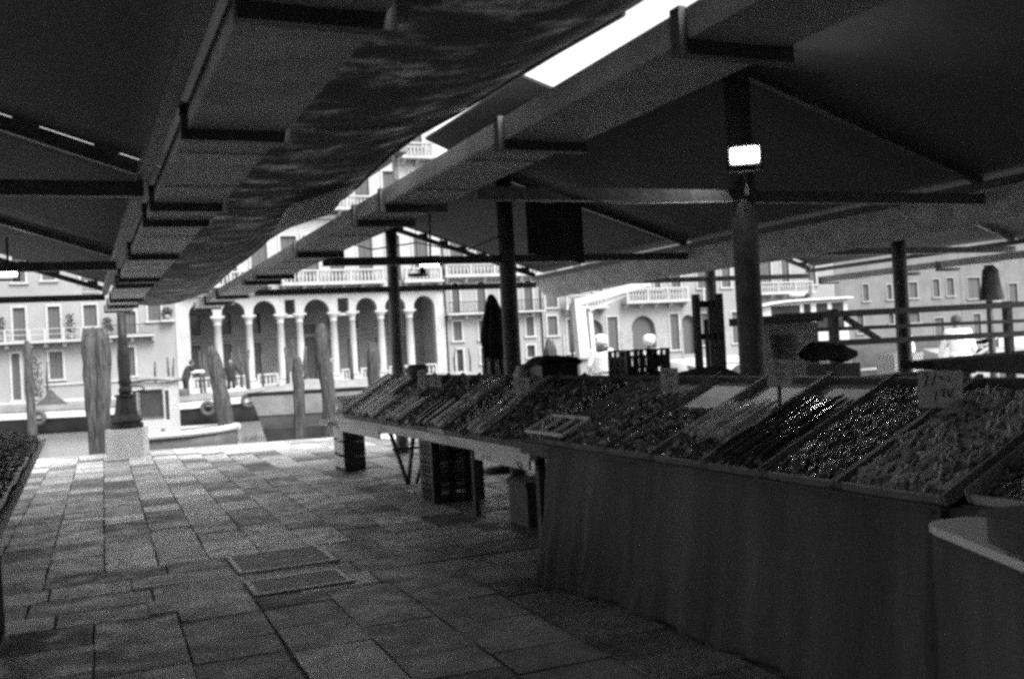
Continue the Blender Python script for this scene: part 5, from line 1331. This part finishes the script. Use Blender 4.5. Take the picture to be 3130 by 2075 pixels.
# unseen hall added behind the viewer to block light from the back
t = thing('unseen_hall_blocker', 'unseen hall with tall arches added behind the stalls to block back light', 'building', (4, -9, 0))
m = MB(); hs = [(x, x + 2.2, 0, 3.2) for x in (-14.5, -10.5, -6.5, -2.5, 1.5, 5.5, 9.5, 13.5, 17.5)]
m.holes(-18, 24, -.1, 9, hs, -10.5, -9.5)
part('wall', m, 'brick', t)
m = MB(); m.box(-18, 24, -15, -14.5, -.1, 9); m.box(-18, 24, -14.5, -10.5, 4.0, 4.3); part('back_wall', m, 'brick', t)
# ------------------------------------------------------------------ sky, sun, camera
wd = bpy.data.worlds.new('World'); sc.world = wd; wd.use_nodes = True
nt = wd.node_tree; bg = nt.nodes['Background']
sky = nt.nodes.new('ShaderNodeTexSky'); sky.sky_type = 'NISHITA'; sky.sun_disc = False
EL, AZ = R(48), R(162)                 # high, hazy, from behind the viewer
sky.sun_elevation = EL; sky.sun_rotation = AZ; sky.dust_density = 5; sky.air_density = 1.5
bw = nt.nodes.new('ShaderNodeRGBToBW')
nt.links.new(sky.outputs['Color'], bw.inputs['Color']); nt.links.new(bw.outputs['Val'], bg.inputs['Color'])
bg.inputs['Strength'].default_value = .15
sl = bpy.data.lights.new('sun', 'SUN'); sl.energy = 1.0; sl.angle = R(25); sl.color = (1, .995, .985)
so = bpy.data.objects.new('sun', sl); COL.objects.link(so)
d = Vector((math.sin(AZ) * math.cos(EL), math.cos(AZ) * math.cos(EL), math.sin(EL)))
so.rotation_euler = d.to_track_quat('Z', 'Y').to_euler(); so.location = (0, -20, 40)

YAW, PIT, ROL = R(23.6), R(.5), R(3.2)
F = Vector((math.sin(YAW) * math.cos(PIT), math.cos(YAW) * math.cos(PIT), math.sin(PIT)))
R0 = Vector((math.cos(YAW), -math.sin(YAW), 0)); U0 = R0.cross(F)
U = U0 * math.cos(ROL) + R0 * math.sin(ROL); RR = R0 * math.cos(ROL) - U0 * math.sin(ROL)
cam = bpy.data.cameras.new('camera'); co = bpy.data.objects.new('camera', cam); COL.objects.link(co)
mx = Matrix((RR, U, -F)).transposed().to_4x4(); mx.translation = (0, 0, 1.6); co.matrix_world = mx
cam.lens = 35; cam.sensor_width = 36; cam.sensor_fit = 'HORIZONTAL'; cam.clip_start = .05; cam.clip_end = 1500
cam.dof.use_dof = True; cam.dof.focus_distance = 10.5; cam.dof.aperture_fstop = 3.2
sc.camera = co
sc.view_settings.view_transform = 'Standard'; sc.view_settings.look = 'None'
sc.view_settings.exposure = 1.75; sc.view_settings.gamma = 1
sc.render.engine = 'CYCLES'
sc.cycles.max_bounces = 14; sc.cycles.diffuse_bounces = 8; sc.cycles.glossy_bounces = 4
sc.cycles.use_adaptive_sampling = False
sc.cycles.use_denoising = False
sc.cycles.sample_clamp_indirect = 2.5
sc.cycles.use_guiding = True
sc.cycles.guiding_training_samples = 64
sc.cycles.pixel_filter_type = 'BLACKMAN_HARRIS'; sc.cycles.filter_width = 2.9
bpy.context.view_layer.update()
